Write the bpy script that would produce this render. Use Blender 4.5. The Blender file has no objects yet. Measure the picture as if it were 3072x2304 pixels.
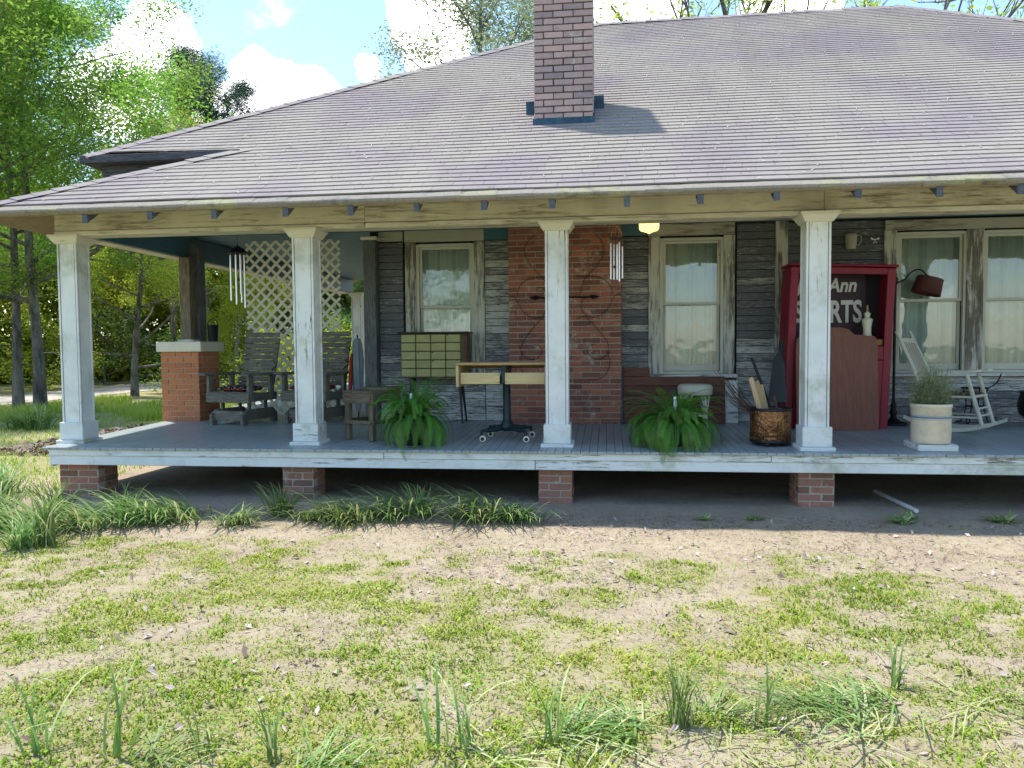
import bpy, bmesh, math, random
import numpy as np
from mathutils import Vector, Matrix

random.seed(7); rng = np.random.default_rng(7)
scene = bpy.context.scene
col = scene.collection
R = math.radians

# ------------------------------------------------------------------ camera
cd = bpy.data.cameras.new('camera'); cam = bpy.data.objects.new('camera', cd); col.objects.link(cam)
yaw, pitch, roll = R(6.98), R(2.71), R(0.47)
fw = Vector((-math.sin(yaw)*math.cos(pitch), math.cos(yaw)*math.cos(pitch), -math.sin(pitch)))
r0 = Vector((math.cos(yaw), math.sin(yaw), 0)); u0 = r0.cross(fw)
rt = r0*math.cos(roll) - u0*math.sin(roll); up = u0*math.cos(roll) + r0*math.sin(roll)
M = Matrix.Identity(4)
for i in range(3):
    M[i][0] = rt[i]; M[i][1] = up[i]; M[i][2] = -fw[i]
M.translation = Vector((0, -7.72, 1.6))
cam.matrix_world = M
cd.sensor_width = 36; cd.lens = 36*2308/3072; cd.clip_end = 1500; cd.clip_start = .05
scene.camera = cam

# ------------------------------------------------------------------ sun, sky, exposure
to_sun = Vector((-.30, .16, 1)).normalized()
SUN_EL = math.asin(to_sun.z); SUN_ROT = math.atan2(to_sun.x, to_sun.y)
sl = bpy.data.lights.new('sun', 'SUN'); sl.energy = 2.15; sl.angle = R(1.6); sl.color = (1, .95, .86)
so = bpy.data.objects.new('sun', sl); col.objects.link(so)
so.rotation_euler = to_sun.to_track_quat('Z', 'Y').to_euler(); so.location = (0, 0, 40)

world = bpy.data.worlds.new('World'); scene.world = world; world.use_nodes = True
wt = world.node_tree; wt.nodes.clear()
def wn(t, **k):
    n = wt.nodes.new(t)
    for a, b in k.items(): setattr(n, a, b)
    return n
def wl(a, b): wt.links.new(a, b)
sky = wn('ShaderNodeTexSky', sky_type='NISHITA', sun_disc=False, sun_elevation=SUN_EL, sun_rotation=SUN_ROT)
sky.air_density = 1.15; sky.dust_density = .35; sky.ozone_density = 3.2
tc = wn('ShaderNodeTexCoord')
nz = wn('ShaderNodeTexNoise'); nz.inputs['Scale'].default_value = 9; nz.inputs['Detail'].default_value = 9; nz.inputs['Roughness'].default_value = .62
wl(tc.outputs['Generated'], nz.inputs['Vector'])
nd = wn('ShaderNodeVectorMath', operation='SUBTRACT'); wl(nz.outputs['Color'], nd.inputs[0]); nd.inputs[1].default_value = (.5, .5, .5)
ns = wn('ShaderNodeVectorMath', operation='SCALE'); wl(nd.outputs[0], ns.inputs[0]); ns.inputs['Scale'].default_value = .085
dd = wn('ShaderNodeVectorMath', operation='ADD'); wl(tc.outputs['Generated'], dd.inputs[0]); wl(ns.outputs[0], dd.inputs[1])
# cumulus heads standing in this sky: direction and angular size of each billow
heads = [((-.395,.870,.285), .062), ((-.402,.856,.318), .036), ((-.350,.889,.290), .045), ((-.440,.855,.270), .045), ((-.335,.895,.292), .03),
         ((-.283,.902,.326), .017), ((-.205,.900,.380), .060), ((-.200,.915,.340), .045), ((-.495,.800,.335), .050), ((-.53,.80,.28), .06),
         ((.03,.925,.38), .07), ((.20,.91,.36), .06), ((-.32,.93,.20), .06), ((-.1,.96,.28), .07)]
acc = None
for d, r in heads:
    ds = wn('ShaderNodeVectorMath', operation='DISTANCE'); wl(dd.outputs[0], ds.inputs[0]); ds.inputs[1].default_value = d
    mr = wn('ShaderNodeMapRange', interpolation_type='SMOOTHSTEP'); wl(ds.outputs['Value'], mr.inputs['Value'])
    mr.inputs['From Min'].default_value = r*.98; mr.inputs['From Max'].default_value = r*.70
    if acc is None: acc = mr.outputs[0]
    else:
        mx = wn('ShaderNodeMath', operation='MAXIMUM'); wl(acc, mx.inputs[0]); wl(mr.outputs[0], mx.inputs[1]); acc = mx.outputs[0]
# scattered cloud over the whole sky
n2 = wn('ShaderNodeTexNoise'); n2.inputs['Scale'].default_value = 2.6; n2.inputs['Detail'].default_value = 8; n2.inputs['Roughness'].default_value = .58
mp = wn('ShaderNodeMapping'); mp.inputs['Scale'].default_value = (1, 1, 2.4); wl(dd.outputs[0], mp.inputs['Vector']); wl(mp.outputs[0], n2.inputs['Vector'])
m2 = wn('ShaderNodeMapRange', interpolation_type='SMOOTHSTEP'); wl(n2.outputs['Fac'], m2.inputs['Value'])
m2.inputs['From Min'].default_value = .61; m2.inputs['From Max'].default_value = .78; m2.inputs['To Max'].default_value = .8
mx = wn('ShaderNodeMath', operation='MAXIMUM'); wl(acc, mx.inputs[0]); wl(m2.outputs[0], mx.inputs[1])
mixc = wn('ShaderNodeMix', data_type='RGBA'); wl(mx.outputs[0], mixc.inputs[0]); wl(sky.outputs[0], mixc.inputs[6]); mixc.inputs[7].default_value = (14.0, 14.2, 14.6, 1)
bg = wn('ShaderNodeBackground'); wl(mixc.outputs[2], bg.inputs['Color']); bg.inputs['Strength'].default_value = .10
ow = wn('ShaderNodeOutputWorld'); wl(bg.outputs[0], ow.inputs['Surface'])

vs = scene.view_settings
vs.view_transform = 'Standard'; vs.look = 'None'; vs.exposure = 1.74; vs.gamma = 1; vs.use_curve_mapping = False
scene.render.engine = 'CYCLES'
scene.cycles.max_bounces = 8; scene.cycles.transparent_max_bounces = 12

# ------------------------------------------------------------------ materials
class NT:
    def __init__(s, name):
        s.m = bpy.data.materials.new(name); s.m.use_nodes = True; s.t = s.m.node_tree; s.t.nodes.clear()
        s.out = s.n('ShaderNodeOutputMaterial'); s.b = s.n('ShaderNodeBsdfPrincipled'); s.l(s.b.outputs[0], s.out.inputs[0])
    def n(s, t, **k):
        x = s.t.nodes.new(t)
        for a, b in k.items(): setattr(x, a, b)
        return x
    def l(s, a, b): s.t.links.new(a, b)
    def put(s, inp, v):
        if isinstance(v, bpy.types.NodeSocket): s.l(v, inp)
        elif isinstance(v, (tuple, list)): inp.default_value = tuple(v) + ((1,) if len(v) == 3 and len(inp.default_value) == 4 else ())
        else: inp.default_value = v
    def rnd(s): return s.n('ShaderNodeObjectInfo').outputs['Random']
    def attr(s, name): return s.n('ShaderNodeAttribute', attribute_name=name).outputs['Fac']
    def pos(s, scale=(1, 1, 1), off=True, local=False):
        p = s.n('ShaderNodeTexCoord').outputs['Object'] if local else s.n('ShaderNodeNewGeometry').outputs['Position']
        if off:
            m = s.n('ShaderNodeMath', operation='MULTIPLY'); s.l(s.rnd(), m.inputs[0]); m.inputs[1].default_value = 37.3
            a = s.n('ShaderNodeVectorMath', operation='ADD'); s.l(p, a.inputs[0]); s.l(m.outputs[0], a.inputs[1]); p = a.outputs[0]
        if scale != (1, 1, 1):
            a = s.n('ShaderNodeVectorMath', operation='MULTIPLY'); s.l(p, a.inputs[0]); a.inputs[1].default_value = scale; p = a.outputs[0]
        return p
    def noise(s, v, sc, det=5, ro=.6, dist=0):
        x = s.n('ShaderNodeTexNoise'); s.l(v, x.inputs['Vector']); x.inputs['Scale'].default_value = sc
        x.inputs['Detail'].default_value = det; x.inputs['Roughness'].default_value = ro; x.inputs['Distortion'].default_value = dist
        return x.outputs['Fac']
    def rng(s, v, a, b, c=0., d=1., smooth=True):
        x = s.n('ShaderNodeMapRange', interpolation_type='SMOOTHSTEP' if smooth else 'LINEAR')
        for i, q in zip(('Value', 'From Min', 'From Max', 'To Min', 'To Max'), (v, a, b, c, d)): s.put(x.inputs[i], q)
        return x.outputs[0]
    def mix(s, f, a, b, blend='MIX'):
        x = s.n('ShaderNodeMix', data_type='RGBA', blend_type=blend)
        s.put(x.inputs[0], f); s.put(x.inputs[6], a); s.put(x.inputs[7], b); return x.outputs[2]
    def math(s, op, a, b=0.):
        x = s.n('ShaderNodeMath', operation=op); s.put(x.inputs[0], a); s.put(x.inputs[1], b); return x.outputs[0]
    def bump(s, h, st=.3, d=.01):
        x = s.n('ShaderNodeBump'); s.l(h, x.inputs['Height']); x.inputs['Strength'].default_value = st; x.inputs['Distance'].default_value = d
        s.l(x.outputs[0], s.b.inputs['Normal'])
    def fin(s, c, rough=.8, metal=0., spec=.35):
        s.put(s.b.inputs['Base Color'], c); s.put(s.b.inputs['Roughness'], rough); s.put(s.b.inputs['Metallic'], metal)
        s.b.inputs['Specular IOR Level'].default_value = spec
        return s.m

AX = {'x': (1, 11, 11), 'y': (11, 1, 11), 'z': (11, 11, 1)}
def peeling(name, paint, wood, dark, cover, axis='x', rough=.75, grain=1., algae=0., sc=2.2, local=False, soft=.05, dirt=.25, knots=0):
    """old paint over weathered wood: cover 1 = sound paint, 0 = bare wood"""
    t = NT(name); p = t.pos(local=local); a = AX[axis]
    pa = t.n('ShaderNodeVectorMath', operation='MULTIPLY'); t.l(p, pa.inputs[0]); pa.inputs[1].default_value = a; pa = pa.outputs[0]
    g = t.noise(pa, 5.5*grain, 6, .7, .6)
    big = t.noise(p, 1.3, 4, .6)
    wv = t.n('ShaderNodeTexWave', wave_type='BANDS', bands_direction={'x': 'Z', 'y': 'X', 'z': 'X'}[axis], wave_profile='SAW')
    pw = t.n('ShaderNodeVectorMath', operation='MULTIPLY'); t.l(p, pw.inputs[0]); pw.inputs[1].default_value = {'x': (.12, 1, 1), 'y': (1, .12, 1), 'z': (1, 1, .12)}[axis]
    t.l(pw.outputs[0], wv.inputs['Vector']); wv.inputs['Scale'].default_value = 22; wv.inputs['Distortion'].default_value = 9; wv.inputs['Detail'].default_value = 2; wv.inputs['Detail Scale'].default_value = .7
    gm = t.math('ADD', t.math('MULTIPLY', g, .65), t.math('MULTIPLY', wv.outputs['Fac'], .35))
    wc = t.mix(t.rng(gm, .3, .66), dark, wood)
    pk = t.noise(pa, sc, 9, .72, .4)
    pk = t.math('ADD', t.math('MULTIPLY', pk, .62), t.math('ADD', t.math('MULTIPLY', big, .33), t.math('MULTIPLY', gm, .12)))
    th = .535 + (cover - .5)*.32
    mask = t.rng(pk, th - soft, th + soft, 1, 0)
    pc = t.mix(t.rng(t.noise(p, 2.3, 6, .65), .35, .75, 0, dirt), paint, tuple(c*.55 for c in paint))
    if algae:
        gr = t.rng(t.noise(p, 1.9, 6, .7), .48, .72, 0, algae); pc = t.mix(gr, pc, (.23, .24, .09))
    if knots:
        vo = t.n('ShaderNodeTexVoronoi'); t.l(p, vo.inputs['Vector']); vo.inputs['Scale'].default_value = knots
        kn = t.math('ADD', vo.outputs['Distance'], t.math('MULTIPLY', t.noise(p, 30, 3, .6), .05)); pc = t.mix(t.rng(kn, .095, .065, 0, .75), pc, (.30, .26, .17)); mask = t.math('MULTIPLY', mask, t.rng(kn, .045, .06))
    c = t.mix(mask, wc, pc)
    t.bump(t.math('ADD', t.math('MULTIPLY', mask, .6), t.math('MULTIPLY', gm, .5)), .5, .006)
    return t.fin(c, rough)

def wood(name, light, dark, axis='x', rough=.7, local=True, grain=1.):
    t = NT(name); p = t.pos(local=local); a = AX[axis]
    pa = t.n('ShaderNodeVectorMath', operation='MULTIPLY'); t.l(p, pa.inputs[0]); pa.inputs[1].default_value = a
    g = t.noise(pa.outputs[0], 6*grain, 6, .7, .8); b = t.noise(p, 3, 5, .6)
    c = t.mix(t.rng(g, .32, .68), dark, light); c = t.mix(t.rng(b, .35, .7, 0, .35), c, dark)
    c = t.mix(t.math('MULTIPLY', t.rnd(), .3), c, dark)
    t.bump(g, .4, .004); return t.fin(c, rough)

def plain(name, c, rough=.6, metal=0., var=.25, sc=9, local=True, bump=.1, c2=None):
    t = NT(name); p = t.pos(local=local); n = t.noise(p, sc, 6, .65)
    t.bump(n, bump, .004)
    return t.fin(t.mix(t.rng(n, .3, .72, 0, 1 if c2 else var), c, c2 or tuple(x*.45 for x in c)), rough, metal)

def brick(name, a, b, white=.0, dark=(.05, .045, .05), dk=.25, rough=.9, spread=1.):
    t = NT(name); p = t.pos(); r = t.rnd()
    c = t.mix(r, a, b)
    r2 = t.n('ShaderNodeTexWhiteNoise', noise_dimensions='1D'); t.l(r, r2.inputs['W'])
    c = t.mix(t.rng(r2.outputs['Value'], .55, 1, 0, .6*spread, False), c, dark)
    n = t.noise(p, 13, 8, .72); n2 = t.noise(p, 46, 4, .7)
    c = t.mix(t.rng(n, .5, .75, 0, dk*2), c, dark)
    if white:
        w = t.noise(t.pos(off=False), 4.2, 9, .8)
        c = t.mix(t.rng(w, .60 - white*.12, .72 - white*.10, 0, .75), c, (.55, .52, .47))
    t.bump(t.math('ADD', n, t.math('MULTIPLY', n2, .5)), .55, .01)
    return t.fin(c, rough)

MT = {}
MT['white_col'] = peeling('white_column_paint', (.74, .76, .73), (.34, .30, .22), (.10, .09, .07), .81, 'z', .6, algae=.55, dirt=.45, sc=3.0, soft=.025, knots=2.3)
MT['white_old'] = peeling('white_flaking_paint', (.74, .77, .75), (.27, .25, .20), (.07, .07, .06), .75, 'x', .65, algae=.55, sc=2.4, soft=.03, knots=1.7)
MT['plinth'] = peeling('plinth_flaking_paint', (.68, .71, .69), (.25, .23, .18), (.06, .06, .05), .76, 'x', .65, algae=.7, sc=2.5, soft=.03)
MT['white_bare'] = peeling('white_bare_streak', (.62, .64, .60), (.22, .21, .18), (.05, .05, .045), .62, 'x', .7, sc=1.5)
MT['cream'] = peeling('cream_beam_paint', (.62, .585, .47), (.33, .29, .21), (.10, .085, .06), .68, 'x', .7, dirt=.55, sc=2.6, soft=.06)
MT['capital'] = peeling('capital_cream_paint', (.66, .63, .52), (.3, .26, .18), (.1, .09, .06), .86, 'x', .6, dirt=.2)
MT['floor'] = peeling('porch_floor_grey_paint', (.34, .385, .385), (.36, .33, .28), (.15, .13, .11), .80, 'y', .36, dirt=.5)
MT['ceiling'] = peeling('porch_ceiling_blue_paint', (.055, .15, .21), (.10, .12, .12), (.03, .04, .05), .95, 'x', .5, dirt=.4)
MT['siding'] = peeling('siding_weathered', (.50, .52, .49), (.23, .24, .25), (.065, .07, .08), .42, 'x', .85, sc=8.0, grain=3.2, soft=.03)
MT['siding_bare'] = peeling('siding_bare_boards', (.42, .45, .45), (.18, .19, .21), (.05, .055, .068), .26, 'x', .85, sc=9, grain=3.4, soft=.03)
MT['siding_pale'] = peeling('siding_pale_boards', (.53, .56, .53), (.24, .24, .235), (.07, .072, .078), .56, 'x', .85, sc=7, grain=3., soft=.03)
MT['casing'] = peeling('casing_weathered', (.52, .53, .48), (.21, .19, .15), (.04, .038, .035), .50, 'z', .8, sc=1.6)
MT['casing_x'] = peeling('casing_header_weathered', (.42, .41, .33), (.21, .19, .15), (.04, .038, .035), .62, 'x', .8, sc=1.6)
MT['sash'] = peeling('sash_paint', (.52, .53, .46), (.22, .19, .15), (.06, .05, .04), .86, 'z', .6)
MT['post_grey'] = wood('grey_weathered_post', (.20, .22, .23), (.055, .06, .065), 'z', .8, False)
MT['rafter'] = wood('rafter_grey_blue', (.15, .17, .19), (.05, .055, .07), 'y', .8, False)
MT['deck'] = wood('roof_deck_boards', (.34, .27, .17), (.16, .12, .08), 'x', .8, False)
MT['frieze'] = wood('upper_frieze_dark', (.10, .11, .13), (.02, .022, .03), 'x', .8, False)
MT['dark'] = plain('dark_void_boards', (.03, .027, .025), .95, bump=0)
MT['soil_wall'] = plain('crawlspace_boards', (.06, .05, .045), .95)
MT['mortar_dark'] = plain('mortar_dark', (.07, .065, .07), .95, sc=30, bump=.4)
MT['mortar_mid'] = plain('mortar_mid', (.42, .35, .28), .95, sc=30, bump=.4, local=False)
MT['mortar_light'] = plain('mortar_light', (.48, .38, .27), .95, sc=30, bump=.4, local=False)
MT['b_chim'] = brick('chimney_brick', (.46, .32, .30), (.34, .255, .26), .4, (.10, .08, .09), .22, spread=.6)
MT['b_breast'] = brick('breast_brick', (.37, .145, .09), (.20, .085, .07), .5, (.07, .04, .04), .36)
MT['b_ped'] = brick('pedestal_brick', (.50, .20, .095), (.42, .16, .075), 0, (.16, .06, .04), .08, spread=.3)
MT['b_pier'] = brick('pier_brick', (.36, .165, .11), (.27, .15, .11), .35, (.10, .07, .05), .25)
MT['iron'] = plain('black_iron', (.018, .018, .02), .5, .5)
MT['black'] = plain('black_enamel', (.012, .013, .016), .35, 0)
MT['steel_navy'] = plain('navy_steel', (.02, .035, .045), .4, .3)
MT['flashing'] = plain('flashing_metal', (.035, .09, .14), .55, .3, local=False, c2=(.02, .04, .06))
MT['alu'] = plain('chime_aluminium', (.75, .75, .77), .28, .9, var=.1)
MT['old_wood'] = wood('grey_green_old_wood', (.25, .24, .19), (.075, .075, .065), 'x', .85)
MT['old_wood_z'] = wood('grey_green_old_wood_upright', (.27, .26, .2), (.08, .08, .065), 'z', .85)
MT['table_wood'] = wood('rough_table_wood', (.27, .22, .14), (.07, .06, .045), 'x', .85)
MT['table_wood_z'] = wood('rough_table_leg_wood', (.26, .22, .15), (.07, .06, .045), 'z', .85)
MT['pale_wood'] = wood('pale_drawer_wood', (.62, .50, .26), (.50, .37, .18), 'x', .5, grain=.7)
MT['desk_edge'] = wood('desk_edge_wood', (.50, .34, .16), (.34, .21, .09), 'x', .5)
MT['lattice'] = plain('lattice_vinyl', (.76, .77, .68), .55, var=.25, local=False)
MT['red_paint'] = peeling('red_cabinet_paint', (.235, .010, .030), (.13, .045, .04), (.04, .012, .015), .84, 'z', .45, local=True, sc=3.5, soft=.03, dirt=.5)
MT['cab_in'] = plain('cabinet_dark_inside', (.018, .016, .028), .6)
MT['sign'] = plain('sign_dark_plum', (.030, .008, .022), .5, var=.4)
MT['letter'] = plain('sign_letter_white', (.62, .60, .58), .5, var=.2)
MT['brown_board'] = wood('brown_tabletop', (.235, .085, .05), (.15, .052, .03), 'z', .5, grain=.8)
MT['red_plank'] = wood('red_brown_plank', (.20, .085, .05), (.07, .03, .02), 'x', .7)
MT['wicker'] = peeling('wicker_white', (.60, .60, .47), (.3, .27, .18), (.1, .09, .05), .95, 'z', .6, local=True)
MT['rocker'] = peeling('rocker_chippy_white', (.58, .58, .47), (.22, .2, .16), (.05, .045, .04), .82, 'z', .6, local=True, sc=3)
MT['enamel_yg'] = plain('olive_yellow_enamel', (.36, .35, .15), .4, var=.4, sc=5)
MT['enamel_gap'] = plain('olive_dark_gap', (.09, .085, .035), .6)
MT['ceramic'] = plain('cream_ceramic', (.66, .64, .50), .3, var=.12)
MT['mug'] = plain('mug_stoneware', (.42, .40, .33), .45, var=.2)
MT['white_soft'] = plain('white_ribbon', (.8, .8, .8), .7, var=.05)
MT['cushion'] = None
MT['umbrella'] = plain('grey_canvas', (.20, .25, .27), .85, var=.4)
MT['red_cloth'] = plain('red_cloth', (.30, .03, .03), .9)
MT['rush'] = wood('rush_seat_dark', (.16, .06, .045), (.04, .02, .015), 'y', .8, grain=2)
MT['kind_pale'] = wood('split_kindling', (.60, .46, .27), (.40, .27, .14), 'z', .7)
MT['twig'] = plain('dry_twigs', (.12, .075, .05), .9)
MT['pipe'] = plain('white_pvc', (.62, .62, .60), .4, var=.3)
MT['straw_tag'] = plain('white_plant_tag', (.75, .77, .78), .5, var=.05)
MT['shade'] = plain('brown_lampshade', (.085, .030, .025), .7, var=.2)
MT['pot'] = plain('dark_green_pot', (.02, .03, .025), .5)
MT['orange_box'] = plain('tan_box', (.42, .22, .09), .7)
# cushion: dark cloth with pale and red figures
t = NT('patterned_cushion'); p = t.pos(off=False, local=True); v = t.n('ShaderNodeTexVoronoi'); t.l(p, v.inputs['Vector']); v.inputs['Scale'].default_value = 22
c = t.mix(t.rng(v.outputs['Distance'], .28, .34), (.42, .40, .34), (.02, .018, .02)); v2 = t.n('ShaderNodeTexVoronoi'); t.l(p, v2.inputs['Vector']); v2.inputs['Scale'].default_value = 11
c = t.mix(t.rng(v2.outputs['Distance'], .30, .36), (.28, .04, .035), c); MT['cushion'] = t.fin(c, .9)
# crock glaze with two blue bands (local z)
t = NT('crock_glaze'); p = t.pos(off=False, local=True); sx = t.n('ShaderNodeSeparateXYZ'); t.l(p, sx.inputs[0]); z = sx.outputs['Z']
n = t.noise(p, 7, 6, .7); base = t.mix(t.rng(n, .45, .75, 0, .6), (.62, .54, .40), (.40, .31, .18))
def band(z, a, b): return t.math('MULTIPLY', t.math('GREATER_THAN', z, a), t.math('LESS_THAN', z, b))
base = t.mix(t.math('MULTIPLY', band(z, .248, .266), .9), base, (.06, .17, .33)); base = t.mix(t.math('MULTIPLY', t.math('ADD', band(z, .272, .278), band(z, .234, .240)), .6), base, (.10, .22, .38))
MT['crock'] = t.fin(base, .28, 0, .5)
# hammered copper
t = NT('hammered_copper'); p = t.pos(off=False, local=True); v = t.n('ShaderNodeTexVoronoi'); t.l(p, v.inputs['Vector']); v.inputs['Scale'].default_value = 34
n = t.noise(p, 8, 5, .6); t.bump(t.math('ADD', v.outputs['Distance'], n), .9, .012)
MT['copper'] = t.fin(t.mix(t.rng(n, .35, .7), (.36, .175, .075), (.11, .055, .028)), .46, .8)
# roof shingles
t = NT('asphalt_shingle'); p = t.pos(off=False); tone = t.attr('tone'); rr = t.rnd()
big = t.noise(p, .62, 4, .6); fine = t.noise(p, 55, 3, .7); mid = t.noise(p, 5, 5, .7)
c = t.mix(t.rng(big, .42, .62), (.292, .268, .238), (.245, .215, .222))
k = t.math('ADD', tone, t.math('MULTIPLY', rr, .0))
c = t.mix(t.rng(k, 0, 1, 0, .10, False), c, (.14, .118, .115)); c = t.mix(t.rng(mid, .5, .8, 0, .35), c, (.33, .30, .26)); c = t.mix(t.rng(t.noise(t.pos(scale=(1, .12, .12), off=False), 1.7, 6, .65), .5, .72, 0, .25), c, (.16, .145, .135)); c = t.mix(t.rng(t.noise(p, 1.5, 6, .7), .62, .74, 0, .5), c, (.24, .25, .19))
c = t.mix(t.rng(fine, .45, .75, 0, .25), c, (.16, .14, .14)); t.bump(fine, .15, .004)
MT['shingle'] = t.fin(c, .95, 0, .2)
t = NT('eave_shingle_lichen'); p = t.pos(off=False); big = t.noise(p, 1.7, 6, .65); fine = t.noise(p, 48, 3, .7)
c = t.mix(t.rng(big, .5, .66), (.26, .235, .20), (.30, .29, .17)); c = t.mix(t.rng(t.noise(p, 3.3, 5, .6), .55, .7, 0, .8), c, (.10, .105, .12))
c = t.mix(t.rng(fine, .45, .75, 0, .5), c, (.08, .075, .07)); t.bump(fine, .4, .006); MT['eave'] = t.fin(c, .95, 0, .2)
# glass
t = NT('window_glass'); t.t.nodes.remove(t.b)
gl = t.n('ShaderNodeBsdfGlossy'); gl.inputs['Roughness'].default_value = .012; gl.inputs['Color'].default_value = (.93, .96, 1, 1)
tr = t.n('ShaderNodeBsdfTransparent'); tr.inputs['Color'].default_value = (.88, .94, .93, 1)
bn = t.n('ShaderNodeBump'); t.l(t.noise(t.pos(off=False), 2.6, 2, .5), bn.inputs['Height']); bn.inputs['Strength'].default_value = .12; bn.inputs['Distance'].default_value = .03; t.l(bn.outputs[0], gl.inputs['Normal'])
fr = t.n('ShaderNodeFresnel'); fr.inputs['IOR'].default_value = 2.0
ms = t.n('ShaderNodeMixShader'); t.l(fr.outputs[0], ms.inputs[0]); t.l(tr.outputs[0], ms.inputs[1]); t.l(gl.outputs[0], ms.inputs[2]); t.l(ms.outputs[0], t.out.inputs[0]); MT['glass'] = t.m
# curtain: thin cloth
t = NT('curtain_cloth'); p = t.pos(off=False); t.bump(t.noise(p, 90, 2, .5), .1, .002)
MT['curtain'] = t.fin(t.mix(t.rng(t.noise(p, 1.6, 4, .6), .4, .7), (.66, .72, .67), (.54, .61, .57)), .9)
# lit ceiling lamp glass
t = NT('amber_lamp_glass'); p = t.pos(off=False, local=True); sx = t.n('ShaderNodeSeparateXYZ'); t.l(p, sx.inputs[0])
c = t.mix(t.rng(t.noise(p, 14, 6, .7), .5, .7, 0, .6), (.85, .52, .18), (.5, .25, .06)); t.put(t.b.inputs['Emission Color'], c); t.b.inputs['Emission Strength'].default_value = .9
MT['lamp_glass'] = t.fin(c, .3)
# foliage
def leaf(name, a, b, c3, trans=.5, rough=.55, vr=.15):
    t = NT(name); tone = t.attr('tone')
    c = t.mix(t.rng(tone, 0, .6, 0, 1, False), a, b); c = t.mix(t.rng(tone, .6, 1, 0, 1, False), c, c3)
    hue = t.n('ShaderNodeHueSaturation'); t.put(hue.inputs['Hue'], t.rng(t.rnd(), 0, 1, .485, .515, False)); t.put(hue.inputs['Value'], t.rng(t.rnd(), 0, 1, 1 - vr, 1 + vr, False)); t.l(c, hue.inputs['Color']); c = hue.outputs[0]
    t.fin(c, rough, 0, .3)
    tl = t.n('ShaderNodeBsdfTranslucent'); t.l(c, tl.inputs['Color']); ms = t.n('ShaderNodeMixShader'); ms.inputs[0].default_value = trans
    t.l(t.b.outputs[0], ms.inputs[1]); t.l(tl.outputs[0], ms.inputs[2]); t.l(ms.outputs[0], t.out.inputs[0]); return t.m
MT['leaf_green'] = leaf('leaf_spring_green', (.10, .23, .04), (.23, .41, .055), (.42, .55, .09), .66)
MT['leaf_yellow'] = leaf('leaf_yellow_green', (.19, .29, .035), (.38, .47, .05), (.60, .62, .09), .66)
MT['leaf_pale'] = leaf('leaf_pale_spring', (.16, .24, .10), (.30, .36, .17), (.42, .45, .20))
MT['leaf_dark'] = leaf('leaf_dark_green', (.05, .13, .035), (.12, .23, .055), (.24, .36, .08), .58)
MT['needle'] = leaf('pine_needles', (.012, .045, .03), (.03, .08, .045), (.06, .12, .05), .2)
MT['fern'] = leaf('fern_frond', (.04, .15, .025), (.10, .27, .035), (.24, .44, .07), .35, .45, .4)
MT['blade'] = leaf('strap_leaf', (.11, .21, .055), (.23, .36, .10), (.52, .55, .27), .35, .42)
MT['grass'] = leaf('lawn_weeds', (.15, .28, .02), (.32, .45, .035), (.56, .57, .13), .3, .7)
MT['herb'] = leaf('dry_herb', (.12, .15, .07), (.22, .25, .12), (.33, .33, .18), .3, .7)
def bark(name, a, b):
    t = NT(name); p = t.pos(scale=(1, 1, .35)); n = t.noise(p, 6, 8, .75); n2 = t.noise(p, 1.2, 4, .6)
    t.bump(n, .8, .03); return t.fin(t.mix(t.rng(n2, .5, .7, 0, .5), t.mix(t.rng(n, .35, .65), a, b), (.30, .31, .28)), .95, 0, .15)
MT['bark'] = bark('bark_grey', (.055, .05, .045), (.19, .18, .16))
MT['bark_pine'] = bark('bark_pine', (.07, .06, .06), (.24, .22, .22))
t = NT('dead_leaf'); tone = t.attr('tone'); MT['dead'] = t.fin(t.mix(tone, (.11, .065, .045), (.52, .44, .39)), .85)
# ground and road
t = NT('yard_soil'); p = t.pos(off=False); gr = t.attr('green'); dk = t.attr('porch_dark')
n1 = t.noise(p, 1.1, 7, .65); n2 = t.noise(p, 14, 8, .75); n3 = t.noise(p, 60, 4, .7)
c = t.mix(t.rng(n1, .38, .66), (.46, .385, .275), (.385, .315, .225)); c = t.mix(t.rng(n2, .48, .68, 0, .7), c, (.26, .185, .13)); c = t.mix(t.rng(n3, .54, .68, 0, .7), c, (.14, .10, .075))
c = t.mix(t.rng(t.noise(p, 5.5, 6, .7), .56, .7, 0, .55), c, (.58, .47, .34))
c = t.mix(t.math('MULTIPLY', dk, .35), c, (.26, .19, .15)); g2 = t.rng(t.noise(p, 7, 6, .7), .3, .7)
c = t.mix(t.math('MULTIPLY', gr, t.math('ADD', .2, t.math('MULTIPLY', g2, .5))), c, (.27, .29, .05))
t.bump(t.math('ADD', n2, n3), .9, .02); MT['ground'] = t.fin(c, .95, 0, .15)
t = NT('gravel_road'); p = t.pos(off=False); c = t.mix(t.rng(t.noise(p, 9, 6, .7), .3, .7), (.50, .45, .40), (.36, .32, .28)); MT['road'] = t.fin(c, .95)

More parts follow.
